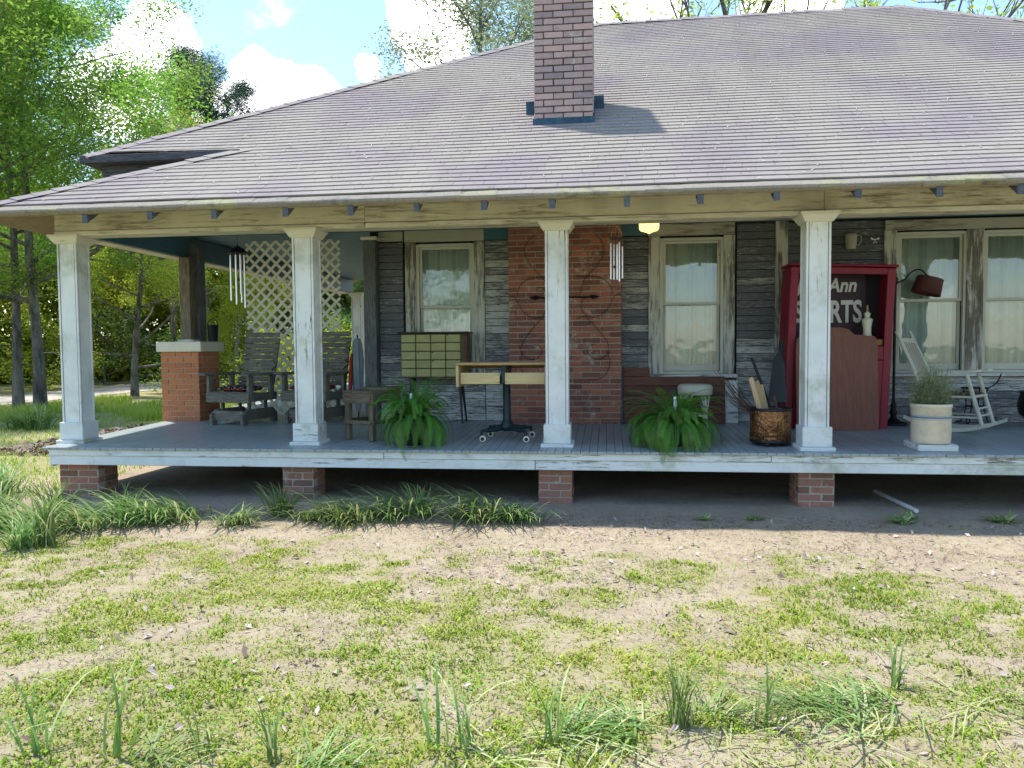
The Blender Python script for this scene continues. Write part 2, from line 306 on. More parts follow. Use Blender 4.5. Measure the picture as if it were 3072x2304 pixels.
# ------------------------------------------------------------------ mesh helpers
def tag(o, label=None, cat=None, group=None, kind=None):
    if label: o['label'] = label
    if cat: o['category'] = cat
    if group: o['group'] = group
    if kind: o['kind'] = kind
    return o
def link(name, me, parent=None, loc=None, rot=None, scale=None):
    o = bpy.data.objects.new(name, me); col.objects.link(o)
    if parent: o.parent = parent
    if loc is not None: o.location = loc
    if rot is not None: o.rotation_euler = rot
    if scale is not None: o.scale = scale
    return o
def empty(name, loc=(0, 0, 0), rz=0, label=None, cat=None, group=None, rot=None):
    o = link(name, None, None, loc, rot or (0, 0, rz)); o.empty_display_size = .1
    return tag(o, label, cat, group)
def npmesh(name, v, f, mat, tone=None, extra=None, smooth=False):
    """mesh from arrays; f is (n,3) or (n,4)"""
    v = np.asarray(v, dtype=np.float32); f = np.asarray(f, dtype=np.int32); k = f.shape[1]
    me = bpy.data.meshes.new(name); me.vertices.add(len(v)); me.vertices.foreach_set('co', v.ravel())
    me.loops.add(f.size); me.loops.foreach_set('vertex_index', f.ravel())
    me.polygons.add(len(f)); me.polygons.foreach_set('loop_start', np.arange(0, f.size, k, dtype=np.int32))
    try: me.polygons.foreach_set('loop_total', np.full(len(f), k, dtype=np.int32))
    except Exception: pass
    me.polygons.foreach_set('use_smooth', np.full(len(f), bool(smooth)))
    me.update(calc_edges=True)
    for nm, a in ([('tone', tone)] if tone is not None else []) + list((extra or {}).items()):
        at = me.attributes.new(nm, 'FLOAT', 'POINT'); at.data.foreach_set('value', np.asarray(a, dtype=np.float32))
    me.materials.append(mat); return me
class MB:
    def __init__(s): s.v = []; s.f = []; s.sm = []
    def add(s, vs, fs, sm=False):
        o = len(s.v); s.v += [tuple(x) for x in vs]; s.f += [tuple(i + o for i in q) for q in fs]; s.sm += [sm]*len(fs); return s
    def box(s, c, d, rot=None, ch=.0):
        """centre, full size; ch = chamfer"""
        hx, hy, hz = d[0]/2, d[1]/2, d[2]/2; ch = min(ch, hx*.6, hy*.6, hz*.6)
        if ch <= 0:
            vs = [(x, y, z) for x in (-hx, hx) for y in (-hy, hy) for z in (-hz, hz)]
            fs = [(0, 1, 3, 2), (4, 6, 7, 5), (0, 4, 5, 1), (2, 3, 7, 6), (0, 2, 6, 4), (1, 5, 7, 3)]
        else:
            vs, ix = [], {}
            for sx in (-1, 1):
                for sy in (-1, 1):
                    for sz in (-1, 1):
                        for a in range(3):
                            q = [sx*(hx - ch), sy*(hy - ch), sz*(hz - ch)]; q[a] = (sx*hx, sy*hy, sz*hz)[a]; ix[sx, sy, sz, a] = len(vs); vs.append(q)
            fs = []
            for a in range(3):
                b, c2 = (a + 1) % 3, (a + 2) % 3
                for sg in (-1, 1):
                    ring = []
                    for (p, q) in ((-1, -1), (1, -1), (1, 1), (-1, 1)):
                        k = [0, 0, 0]; k[a] = sg; k[b] = p; k[c2] = q; ring.append(ix[k[0], k[1], k[2], a])
                    fs.append(tuple(ring if sg > 0 else ring[::-1]))
                for p in (-1, 1):
                    for q in (-1, 1):
                        def g(w, ax):
                            k = [0, 0, 0]; k[a] = w; k[b] = p; k[c2] = q; return ix[k[0], k[1], k[2], ax]
                        r4 = (g(-1, b), g(1, b), g(1, c2), g(-1, c2)); fs.append(r4 if p*q > 0 else r4[::-1])
            for sx in (-1, 1):
                for sy in (-1, 1):
                    for sz in (-1, 1):
                        tr = (ix[sx, sy, sz, 0], ix[sx, sy, sz, 1], ix[sx, sy, sz, 2]); fs.append(tr if sx*sy*sz > 0 else tr[::-1])
        vs = [Vector(x) for x in vs]
        if rot is not None: vs = [rot @ x for x in vs]
        c = Vector(c); return s.add([x + c for x in vs], fs)
    def bar(s, a, b, w, h, ch=0., up=(0, 0, 1)):
        a, b = Vector(a), Vector(b); d = b - a; L = d.length; x = d.normalized(); u = Vector(up)
        y = u.cross(x)
        if y.length < 1e-4: y = Vector((0, 1, 0)).cross(x)
        y.normalize(); z = x.cross(y); m = Matrix((x, y, z)).transposed()
        return s.box((a + b)/2, (L, w, h), m, ch)
    def tube(s, pts, rad, n=8, cap=True):
        pts = [Vector(p) for p in pts]; rad = rad if hasattr(rad, '__len__') else [rad]*len(pts)
        tp = (pts[1] - pts[0]).normalized(); a = Vector((0, 0, 1)) if abs(tp.z) < .9 else Vector((1, 0, 0)); nx = tp.cross(a).normalized()
        vs, fs = [], []
        for i, p in enumerate(pts):
            tg = (pts[min(i + 1, len(pts) - 1)] - pts[max(i - 1, 0)]).normalized()
            nx = (nx - tg*nx.dot(tg)).normalized(); ny = tg.cross(nx)
            for k in range(n):
                t = 2*math.pi*k/n; vs.append(p + (nx*math.cos(t) + ny*math.sin(t))*rad[i])
        for i in range(len(pts) - 1):
            for k in range(n): fs.append((i*n + k, i*n + (k + 1) % n, (i + 1)*n + (k + 1) % n, (i + 1)*n + k))
        s.add(vs, fs, True)
        if cap: s.add(vs[:n], [tuple(range(n))[::-1]]); s.add(vs[-n:], [tuple(range(n))])
        return s
    def lathe(s, prof, n=24, c=(0, 0, 0), sm=True, m=None):
        c = Vector(c); vs, fs = [], []
        for r, z in prof:
            for k in range(n):
                t = 2*math.pi*k/n; q = Vector((r*math.cos(t), r*math.sin(t), z)); vs.append((m @ q if m else q) + c)
        for i in range(len(prof) - 1):
            for k in range(n): fs.append((i*n + k, i*n + (k + 1) % n, (i + 1)*n + (k + 1) % n, (i + 1)*n + k))
        s.add(vs, fs, sm); s.add(vs[:n], [tuple(range(n))[::-1]]); s.add(vs[-n:], [tuple(range(n))]); return s
    def prism(s, poly, axis, a, b):
        """poly 2d extruded along axis: 'y' poly=(x,z), 'x' poly=(y,z), 'z' poly=(x,y)"""
        f = {'y': lambda p, t: (p[0], t, p[1]), 'x': lambda p, t: (t, p[0], p[1]), 'z': lambda p, t: (p[0], p[1], t)}[axis]
        n = len(poly); vs = [f(p, a) for p in poly] + [f(p, b) for p in poly]
        fs = [(i, (i + 1) % n, n + (i + 1) % n, n + i) for i in range(n)] + [tuple(range(n))[::-1], tuple(range(n, 2*n))]
        return s.add(vs, fs)
    def mesh(s, name, mat, tone=None, fix=True):
        me = bpy.data.meshes.new(name); me.from_pydata(s.v, [], s.f); me.polygons.foreach_set('use_smooth', s.sm); me.update()
        if fix:
            b = bmesh.new(); b.from_mesh(me); bmesh.ops.recalc_face_normals(b, faces=b.faces); b.to_mesh(me); b.free()
        if tone is not None:
            at = me.attributes.new('tone', 'FLOAT', 'POINT'); at.data.foreach_set('value', [tone]*len(s.v))
        me.materials.append(MT[mat] if isinstance(mat, str) else mat); return me
    def obj(s, name, mat, parent=None, loc=None, rot=None): return link(name, s.mesh(name, mat), parent, loc, rot)
_cache = {}
def piece(name, parent, c, d, mat, ch=.004, rot=None):
    """one board, block or slat: chamfered box, alike sizes share a mesh"""
    key = (name, tuple(round(x, 3) for x in d), mat, ch)
    if key not in _cache: _cache[key] = MB().box((0, 0, 0), d, None, ch).mesh(name, mat)
    return link(name, _cache[key], parent, c, rot)
def jit(a): return random.uniform(-a, a)
def brick_meshes(name, mat, n=5):
    out = []
    for i in range(n):
        b = MB().box((0, 0, 0), (1, 1, 1), None, .045); b.v = [tuple(q + jit(.018) for q in p) for p in b.v]; out.append(b.mesh(name, mat))
    return out
def brick_face(parent, meshes, origin, ux, n_out, width, z0, courses, ch, L, joint=.011, depth=.1, half0=False, zmax=None):
    """courses of separate bricks laid along ux from origin; n_out points out of the wall"""
    ux, n_out = Vector(ux), Vector(n_out); ang = math.atan2(ux.y, ux.x); objs = []
    for k in range(courses):
        x = -L/2 if (k % 2) ^ half0 else 0.
        while x < width - .02:
            a, b = max(x, 0), min(x + L, width)
            if b - a > .03:
                c = Vector(origin) + ux*((a + b)/2) + Vector((0, 0, z0 + (k + .5)*ch)) - n_out*(depth/2 - jit(.0035))
                o = link('brick', random.choice(meshes), parent, c, (jit(.012), jit(.012), ang + jit(.008)), (b - a - joint, depth, ch - joint))
                objs.append(o)
            x += L
    return objs
# ------------------------------------------------------------------ noise used for yard layout
def vnoise(x, y, s=0):
    x, y = np.asarray(x, float), np.asarray(y, float); xi, yi = np.floor(x).astype(int), np.floor(y).astype(int); fx, fy = x - xi, y - yi
    def h(a, b):
        n = (a*374761393 + b*668265263 + s*1442695041) & 0xffffffff; n = ((n ^ (n >> 13))*1274126177) & 0xffffffff; return ((n ^ (n >> 16)) & 0xffff)/65535.
    u, v = fx*fx*(3 - 2*fx), fy*fy*(3 - 2*fy)
    return (h(xi, yi)*(1 - u) + h(xi + 1, yi)*u)*(1 - v) + (h(xi, yi + 1)*(1 - u) + h(xi + 1, yi + 1)*u)*v
def fbm(x, y, s=0, o=4):
    a, t, w = 0, 0, 1.
    for i in range(o): a = a + w*vnoise(x*2**i, y*2**i, s + i*17); t += w; w *= .55
    return a/t
def sstep(x, a, b): q = np.clip((x - a)/(b - a), 0, 1); return q*q*(3 - 2*q)
def green(x, y):
    """how much low green weed covers the yard at x, y"""
    n = fbm(x*.9 + 3, y*1.1, 5, 4)*.34 + fbm(x*4.6, y*5.4, 9, 4)*.66
    base = .385 + .10*sstep(-y, 1.3, 2.9) - .16*sstep(y, -2.0, -1.35) - .05*sstep(-y, 4.2, 5.0)*sstep(x, -.5, 1.) + .03*sstep(-x, .5, 3)
    base = base + .35*sstep(-x, 6.2, 8.0) + .5*sstep(-y, 6.3, 8) + .5*sstep(np.hypot(x, y), 14, 18)
    g = sstep(n + base - .5, .29, .61)
    return g*(1 - sstep(y, -.75, -.45)*sstep(x, -6.6, -6.0))

# ------------------------------------------------------------------ ground, road
xs = np.concatenate([[-400, -200, -120, -80, -60, -45], np.arange(-36, -9, .75), np.arange(-9, 7.01, .09), [8, 10, 13, 18, 28, 45, 80, 150, 400]])
ys = np.concatenate([[-400, -150, -70, -40, -25, -16, -12, -9], np.arange(-7.2, 1.2, .08), np.arange(1.5, 42, 1.2), [50, 70, 110, 200, 500]])
X, Y = np.meshgrid(xs, ys); near = sstep(-np.abs(X + 1), -9.5, -7.5)*sstep(-np.abs(Y + 3), -5.5, -4)
Zg = near*((fbm(X*2.1, Y*2.1, 3, 4) - .5)*.035 + (fbm(X*11, Y*11, 31, 3) - .5)*.022)
nx, ny = len(xs), len(ys); V = np.stack([X, Y, Zg], -1).reshape(-1, 3)
ii = np.arange(nx*ny).reshape(ny, nx); F = np.stack([ii[:-1, :-1], ii[:-1, 1:], ii[1:, 1:], ii[1:, :-1]], -1).reshape(-1, 4)
porch_dark = sstep(Y, -1.25, -.75)*sstep(X, -6.8, -6.2)*(.55 + .9*(fbm(X*1.5, Y*1.5, 44, 3) - .5))  # ground colour gets unevenly darker from just before the porch inward
gm = npmesh('ground', V, F, MT['ground'], None, {'green': green(X, Y).ravel(), 'porch_dark': np.clip(porch_dark, 0, 1).ravel()}, True)
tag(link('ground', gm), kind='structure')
mb = MB(); cl = [(-21.5, -20), (-20.6, 0), (-19.7, 14), (-19.9, 22), (-20.9, 32), (-23, 45)]
rv = []
for i, (x, y) in enumerate(cl):
    w = 1.9; rv += [(x - w, y, .016), (x + w, y, .016)]
mb.add(rv, [(2*i, 2*i + 1, 2*i + 3, 2*i + 2) for i in range(len(cl) - 1)])
tag(mb.obj('road', 'road'), kind='structure')

# ------------------------------------------------------------------ the house
house = empty('farmhouse', (0, 0, 0), 0, 'weathered white farmhouse with deep wraparound porch and brown shingle hip roof', 'house')
FZ = lambda y: .552 + .025*y
FA = math.atan(.025)
WY = 2.55       # face of the front wall
XR = 6.6        # right end of what is built

# porch floor: boards running front to back, sloping to the front
pf = MB(); pf.box((.2, 1.35, FZ(1.35) - .085), (12.5, 2.3, .06), Matrix.Rotation(FA, 3, 'X')); pf.box((-4.6, 6.3, FZ(2.6) - .07), (2.9, 7.2, .06))
pfo = pf.obj('porch_floor', 'dark', house)
x = -6.14; W = .0865
while x < XR:
    y1 = 9.9 if x < -3.25 else WY + .02; y0 = -.022 + jit(.007)
    L = (y1 - y0)/math.cos(FA); c = (x + W/2, (y0 + y1)/2, FZ((y0 + y1)/2) - .013 + jit(.0008)); L = round(L, 2)
    piece('floorboard', pfo, c, (W - .0035, L, .026), 'floor', .003, (FA, 0, 0)); x += W
# skirt boards under the floor edge
for (a, b) in ((-6.08, -2.3), (-2.294, 1.6), (1.606, XR)): piece('skirt_board', house, ((a + b)/2, .02, .493), (b - a, .024, .072), 'white_old', .004)
for (a, b) in ((-6.085, -.72), (-.714, 4.0), (4.006, XR)): piece('skirt_board', house, ((a + b)/2, .035, .405), (b - a, .03, .1), 'white_old', .005)
piece('skirt_board', house, (-6.085, 4.9, .53), (.03, 9.7, .16), 'white_old', .005, (FA, 0, 0))
# brick piers under the porch
pb = brick_meshes('brick', 'b_pier')
for (x0, x1) in ((-6.06, -5.58), (-3.46, -3.1), (-.70, -.345), (1.88, 2.24), (4.6, 4.95)):
    p = MB().box(((x0 + x1)/2, .305, .145), (x1 - x0 - .02, .34, .42)).obj('brick_pier', 'mortar_mid', house)
    brick_face(p, pb, (x0, .13, 0), (1, 0, 0), (0, -1, 0), x1 - x0, -.02, 5, .0748, .232, half0=True)
    brick_face(p, pb, (x1, .235, 0), (0, 1, 0), (1, 0, 0), .24, -.02, 5, .0748, .232)
    brick_face(p, pb, (x0, .475, 0), (0, -1, 0), (-1, 0, 0), .24, -.02, 5, .0748, .232)
for (x, y) in ((-6.0, 2.5), (-5.95, 5.2), (-3.3, 2.6), (-.6, 2.4), (2, 2.4)): piece('back_pier', house, (x, y, .24), (.35, .35, .56), 'b_pier', .01)
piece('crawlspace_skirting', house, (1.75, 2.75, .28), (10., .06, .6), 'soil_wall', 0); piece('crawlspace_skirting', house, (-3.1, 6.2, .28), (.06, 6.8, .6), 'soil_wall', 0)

# porch columns
def column(x, y, w=.236):
    sh = MB(); z0, z1 = FZ(y) + .21, 2.83; sh.box((x, y, (z0 + z1)/2), (w - .014, w - .014, z1 - z0))
    for sx in (-1, 1):
        for sy in (-1, 1): sh.box((x + sx*(w/2 - .012), y + sy*(w/2 - .012), (z0 + z1)/2), (.024, .024, z1 - z0 - .002), None, .004)
    o = sh.obj('column', 'white_col', house)
    gp_ = MB()
    for s_ in (-1, 1):
        for (cx_, cy_, dx_, dy_) in ((x + s_*(w/2 - .027), y - w/2 + .006, .0035, .004), (x + s_*(w/2 - .006), y - w/2 + .027, .004, .0035)): gp_.box((cx_, cy_, (z0 + z1)/2), (dx_, dy_, z1 - z0 - .01))
    gp_.obj('board_joint', 'frieze', o)
    b = FZ(y - .17); piece('base_board', o, (x, y, b + .012), (.342, .342, .052), 'plinth', .006, (FA, 0, 0))
    piece('plinth', o, (x, y, b + .135), (.284, .284, .2), 'plinth', .006, (0, 0, jit(.02)))
    cp = MB(); h = w/2 + .006
    lv = [(h, 2.806), (h + .012, 2.812), (h + .05, 2.874), (h + .058, 2.874), (h + .058, 2.903)]
    vs = []; fs = []
    for r, z in lv: vs += [(x - r, y - r, z), (x + r, y - r, z), (x + r, y + r, z), (x - r, y + r, z)]
    for i in range(len(lv) - 1): fs += [(i*4 + k, i*4 + (k + 1) % 4, i*4 + 4 + (k + 1) % 4, i*4 + 4 + k) for k in range(4)]
    n = len(lv)*4; fs += [(3, 2, 1, 0), (n - 4, n - 3, n - 2, n - 1)]
    cp.add(vs, fs); cp.obj('capital', 'capital', o); return o
for x, y in ((-6.02, .435), (-3.255, .43), (-.51, .425), (2.075, .31), (4.75, .30)): column(x, y)
# far column at the back of the side porch
column(-5.75, 9.75)

# beam over the columns
for a, b in ((-6.14, -2.55), (-2.547, 2.15), (2.153, XR)):
    piece('beam_board', house, ((a + b)/2, .315, 3.17), (b - a, .03, .45), 'cream', .004)
    piece('beam_moulding', house, ((a + b)/2 + .003, .292, 2.915), (b - a - .004, .026, .05), 'cream', .008)
piece('beam_soffit', house, (.2, .44, 2.9), (12.6, .21, .02), 'cream', .003)
piece('beam_back', house, (.2, .56, 3.05), (12.5, .024, .30), 'ceiling', .003)
piece('beam_board', house, (-6.13, 5.1, 3.17), (.03, 9.5, .45), 'cream', .004); piece('beam_back', house, (-5.885, 5.2, 3.05), (.026, 9.2, .29), 'ceiling', .003)
piece('beam_soffit', house, (-6.01, 5.15, 2.9), (.215, 9.3, .02), 'cream', .003)
# porch ceiling, narrow boards
ce = MB().box((.6, 1.6, 3.235), (12.4, 2.1, .02)).obj('porch_ceiling', 'dark', house)
k = 0; y = .58
while y < WY: piece('ceiling_board', ce, (.35, y + .045, 3.212), (12.44, .087, .014), 'ceiling', .004); y += .09
y = WY + .09
while y < 9.8: piece('ceiling_board', ce, (-4.53, y + .09, 3.212), (2.66, .177, .014), 'ceiling', .004); y += .18
# rafter tails
for x in (-5.27, -4.55, -3.88, -3.14, -2.46, -1.80, -1.16, -.50, .20, .87, 1.555, 2.255, 2.955, 3.615, 4.3, 5.0, 5.7):
    s = math.tan(R(33)); x += jit(.01)
    poly = [(-.405, 3.0), (-.405, 2.905 + jit(.012)), (.30, 2.905 + .705*s), (.30, 3.0 + .705*s)]
    MB().prism(poly, 'x', x - .028, x + .028).obj('rafter_tail', 'rafter', house)
for y in (.9, 1.6, 2.3, 3.0, 3.7):
    MB().prism([(-6.54, 3.0), (-6.54, 2.93), (-6.14, 3.08), (-6.14, 3.16)], 'y', y - .024, y + .024).obj('rafter_tail', 'rafter', house)

# ------------------------------------------------------------------ walls
WIN = [(-2.51, -1.79, 'single'), (.74, 1.47, 'single'), (3.66, 4.42, 'pair'), (4.68, 5.44, 'pair')]   # sash openings
ZB, ZT = 1.25, 3.0
wall = MB(); xs_ = [-3.2]
for a, b, _ in WIN: xs_ += [a, b]
xs_.append(XR)
for i in range(0, len(xs_), 2): wall.box(((xs_[i] + xs_[i + 1])/2, WY + .05, 1.9), (xs_[i + 1] - xs_[i], .06, 2.6))
for a, b, _ in WIN:
    wall.box(((a + b)/2, WY + .05, (.6 + ZB)/2), (b - a, .06, ZB - .6)); wall.box(((a + b)/2, WY + .05, (ZT + 3.2)/2), (b - a, .06, 3.2 - ZT))
wall.box((-3.17, 6.2, 1.9), (.06, 7.2, 2.7)); wall.box((1.7, 9.8, 1.9), (9.8, .06, 2.7)); wall.box((XR, 6.2, 1.9), (.06, 7.2, 2.7)); wall.box((1.7, 6.2, .63), (9.7, 7.1, .04)); wall.box((1.7, 6.2, 3.25), (9.7, 7.1, .03))
wo = wall.obj('front_wall', 'dark', house)
# lap siding, board by board
def siding(a, b, z0, z1, mats, e=.098):
    z = z0
    while z < z1 - .01:
        h = min(e, z1 - z); f = (z - z0)/(z1 - z0)
        mt = mats(f) if callable(mats) else mats
        key = ('sd', round(b - a, 3), round(h, 3), mt)
        if key not in _cache:
            L = b - a; m = MB(); m.add([(-L/2, -.036, 0), (L/2, -.036, 0), (L/2, -.012, h - .007), (-L/2, -.012, h - .007), (-L/2, .0, 0), (L/2, .0, 0), (L/2, .0, h - .007), (-L/2, .0, h - .007)],
                [(0, 1, 2, 3), (0, 4, 5, 1), (0, 3, 7, 4), (1, 5, 6, 2), (3, 2, 6, 7)]); _cache[key] = m.mesh('siding_board', mt)
        link('siding_board', _cache[key], wo, ((a + b)/2 + jit(.002), WY + .016 + jit(.002), z), (0, jit(.0016), 0)); z += e
pk = lambda *p: (lambda f: p[min(int(f*len(p)), len(p) - 1)] if random.random() > .2 else random.choice(p))
siding(-3.07, -2.74, .62, 3.04, pk('siding_pale', 'siding', 'siding_bare', 'siding_bare', 'siding_bare'))
siding(-2.735, -1.62, .62, 1.19, pk('siding_pale', 'siding_pale', 'siding'))
siding(-1.61, -1.25, .62, 3.04, pk('siding_pale', 'siding', 'siding_pale', 'siding_pale', 'siding'))
siding(.20, .55, .62, 3.04, pk('siding', 'siding', 'siding_bare', 'siding', 'siding_bare'))
siding(.56, 1.67, .62, 1.18, 'siding_bare')
siding(1.68, 2.15, .62, 3.18, pk('siding_pale', 'siding', 'siding_bare', 'siding_bare', 'siding_bare'))
siding(2.31, 3.50, .62, 3.18, pk('siding', 'siding_bare', 'siding_bare', 'siding_bare'))
siding(3.505, XR, .62, 1.19, pk('siding', 'siding_pale'))
siding(5.62, XR, 1.19, 3.1, 'siding')
# trims
piece('frieze_board', wo, (-2.9, WY - .02, 3.115), (.345, .03, .13), 'casing_x', .004); piece('frieze_board', wo, (-1.44, WY - .02, 3.115), (.36, .03, .15), 'ceiling', .004)
piece('frieze_board', wo, (.375, WY - .02, 3.115), (.35, .03, .14), 'ceiling', .004)
piece('trim_board', wo, (2.23, WY - .02, 1.9), (.155, .035, 2.58), 'casing', .005)
piece('ceiling_moulding', wo, (1.7, WY - .025, 3.196), (9.8, .04, .022), 'ceiling', .004)
# corner post at the end of the wall
cpst = piece('corner_post', house, (-3.165, WY - .06, 1.86), (.17, .17, 2.5), 'post_grey', .008); piece('post_cap', cpst, (0, 0, 1.225), (.225, .225, .045), 'capital', .008)

# windows
def window(a, b, kind, left=True, right=True):
    y = WY; zb, zt, zm = 1.335, 2.955, 2.15
    fr = MB()
    fr.box((a - .02, y + .03, 2.12), (.04, .12, 1.76), None, .003); fr.box((b + .02, y + .03, 2.12), (.04, .12, 1.76), None, .003)
    fr.box(((a + b)/2, y + .03, 2.985), (b - a, .12, .04), None, .003); fr.box(((a + b)/2, y + .03, 1.255), (b - a, .12, .035), None, .003)
    o = fr.obj('window', 'sash', house)
    wl_, wr_ = (.17, .16)
    if left: piece('side_casing', o, (a - .04 - wl_/2 + .012, y - .03, 2.13), (wl_ - .02, .032, 1.79), 'casing', .004)
    if right: piece('side_casing', o, (b + .04 + wr_/2 - .012, y - .03, 2.13), (wr_ - .02, .032, 1.79), 'casing', .004)
    if kind == 'single':
        piece('header_casing', o, ((a + b)/2 - .01, y - .034, 3.108), (b - a + .37, .036, .155), 'casing_x', .005)
        piece('window_sill', o, ((a + b)/2, y - .05, 1.212), (b - a + .42, .10, .045), 'white_bare', .006)
    # sashes: upper outside, lower inside
    def sash(z0, z1, yy, bot, top):
        s_ = MB(); w = .036
        s_.box((a + w/2 + .002, yy, (z0 + z1)/2), (w, .03, z1 - z0), None, .003); s_.box((b - w/2 - .002, yy, (z0 + z1)/2), (w, .03, z1 - z0), None, .003)
        s_.box(((a + b)/2, yy + .001, z0 + bot/2), (b - a - 2*w, .028, bot), None, .003); s_.box(((a + b)/2, yy + .001, z1 - top/2), (b - a - 2*w, .028, top), None, .003)
        so_ = s_.obj('sash', 'sash', o)
        g = MB(); g.add([(a + w, yy, z0 + bot), (b - w, yy, z0 + bot), (b - w, yy, z1 - top), (a + w, yy, z1 - top)], [(0, 1, 2, 3)]); g.obj('pane', 'glass', o)
    sash(zm - .012, 2.965, y + .02, .035, .035); sash(1.275, zm + .012, y + .056, .085, .032)
    # curtain hanging in folds
    n = 90; ph = jit(3); cv = []
    for i in range(n + 1):
        u = i/n; x = a - .03 + (b - a + .06)*u
        fold = math.sin(u*34 + ph) + .6*math.sin(u*57 + 2*ph) + .5*math.sin(u*15 - ph)
        for z, am in ((3.02, .012), (2.6, .02), (1.9, .026), (1.2, .03)): cv.append((x, y + .125 + am*fold, z))
    cf = [(i*4 + k, (i + 1)*4 + k, (i + 1)*4 + k + 1, i*4 + k + 1) for i in range(n) for k in range(3)]
    cm = npmesh('curtain', cv, cf, MT['curtain'], smooth=True); link('curtain', cm, o)
    return o
window(*WIN[0]); window(*WIN[1]); w3 = window(*WIN[2], left=True, right=False); w4 = window(*WIN[3], left=False, right=True)
piece('header_casing', w3, (4.55, WY - .034, 3.09), (2.14, .036, .13), 'casing_x', .005)
piece('mullion_casing', w3, (4.55, WY - .03, 2.13), (.20, .034, 1.79), 'casing', .005)
piece('window_sill', w3, (4.55, WY - .045, 1.215), (2.1, .09, .04), 'white_bare', .006)

# brick chimney breast on the wall
bb = brick_meshes('brick', 'b_breast')
br = MB().box((-.53, 2.42, 1.9), (1.445, .31, 2.62)).obj('chimney_breast', 'mortar_mid', house)
brick_face(br, bb, (-1.262, 2.25, 0), (1, 0, 0), (0, -1, 0), 1.464, .605, 35, .0743, .238, depth=.1, joint=.014)
brick_face(br, bb, (.202, 2.352, 0), (0, 1, 0), (1, 0, 0), .2, .605, 35, .0743, .22, depth=.1)

# pedestal of the side porch with its cap and posts
pdb = brick_meshes('brick', 'b_ped')
pd = MB().box((-5.895, 2.645, 1.05), (.55, .55, 1.04)).obj('brick_pedestal', 'mortar_light', house)
zp = FZ(2.36); brick_face(pd, pdb, (-6.18, 2.36, 0), (1, 0, 0), (0, -1, 0), .57, zp - .01, 13, .0752, .232, depth=.1)
brick_face(pd, pdb, (-5.61, 2.462, 0), (0, 1, 0), (1, 0, 0), .468, zp - .01, 13, .0752, .232, depth=.1)
brick_face(pd, pdb, (-6.18, 2.93, 0), (0, -1, 0), (-1, 0, 0), .468, zp - .01, 13, .0752, .232, depth=.1)
piece('pedestal_cap', pd, (-5.89, 2.655, 1.65), (.665, .665, .14), 'capital', .01)
piece('porch_post', pd, (-5.83, 2.50, 2.31), (.155, .155, 1.18), 'table_wood_z', .006); piece('porch_post', pd, (-5.80, 2.70, 2.42), (.17, .17, 1.4), 'post_grey', .006)
piece('post_foot', pd, (-5.83, 2.50, 1.735), (.23, .19, .03), 'white_bare', .005)

# ------------------------------------------------------------------ roof
TH = R(33); ST, CT = math.sin(TH), math.cos(TH); TT = math.tan(TH)
PY0, PZ0 = -.42, 3.03
PZ = lambda y: PZ0 + (y - PY0)*TT
RY = 5.85; E_ = (-6.18, .87); H2 = (-4.2, .90); RX0, RX1 = -.12, 4.75; CX = -6.57
def P(x, y, d=0.): return (x, y + ST*d*-1, PZ(y) + CT*d)
rf = MB(); T = .05
front = [(CX, PY0), (7.6, PY0), (7.6, 3.0), (RX1, RY), (RX0, RY), (E_[0], E_[1]), (H2[0], H2[1])]
vt = [P(x, y, 0) for x, y in front]; vb = [P(x, y, -T) for x, y in front]; n = len(front)
rf.add(vt + vb, [(0, 1, 6), (1, 2, 6), (2, 3, 6), (3, 4, 6), (4, 5, 6)] + [tuple(q + n for q in f[::-1]) for f in ((0, 1, 6), (1, 2, 6), (2, 3, 6), (3, 4, 6), (4, 5, 6))] + [(i, (i + 1) % n, n + (i + 1) % n, n + i) for i in range(n)])
# left slope of the main roof, back slope, right slope
rz = PZ(RY); ez = PZ(E_[1])
rf.add([(E_[0], E_[1], ez), (RX0, RY, rz), (RX0 + .3, 11.2, ez), (E_[0], 11.2, ez)], [(0, 1, 2, 3)])
rf.add([(RX0, RY, rz), (RX1, RY, rz), (9.5, 11.2, ez), (RX0 + .3, 11.2, ez)], [(0, 1, 2, 3)])
rf.add([(RX1, RY, rz), (7.6, 3.0, PZ(3)), (9.5, 11.2, ez)], [(0, 1, 2)])
# low slope over the side porch
qz = PZ(H2[1]); rf.add([(CX, PY0, PZ0), (H2[0], H2[1], qz), (H2[0], 10.2, qz), (CX, 10.2, PZ0)], [(0, 1, 2, 3)]); rf.add([(CX, PY0, PZ0 - T), (H2[0], H2[1], qz - T), (H2[0], 10.2, qz - T), (CX, 10.2, PZ0 - T)], [(3, 2, 1, 0)])
rf.add([(CX, PY0, PZ0), (CX, 10.2, PZ0), (CX, 10.2, PZ0 - T), (CX, PY0, PZ0 - T)], [(0, 1, 2, 3)])
ro = rf.obj('roof', 'deck', house)
# boxed eave of the main roof above the side porch
piece('eave_frieze', ro, (-5.08, 1.02, 3.69), (1.9, .03, .30), 'frieze', .004); piece('eave_soffit', ro, (-5.15, .945, 3.828), (2.0, .14, .02), 'frieze', .003)
piece('eave_edge', ro, (-5.19, .850, PZ(.87) + .004), (1.98, .02, .085), 'frieze', .003); piece('eave_edge', ro, (-6.195, 6.0, PZ(.87) + .004), (.02, 10.3, .085), 'frieze', .003); piece('eave_soffit', ro, (-6.04, 6, 3.828), (.22, 10, .02), 'frieze', .003); piece('eave_frieze', ro, (-5.93, 6.1, 3.68), (.03, 10, .28), 'frieze', .004)
piece('eave_frieze', ro, (-5.0, 1.10, 3.52), (1.5, .03, .12), 'frieze', .004)

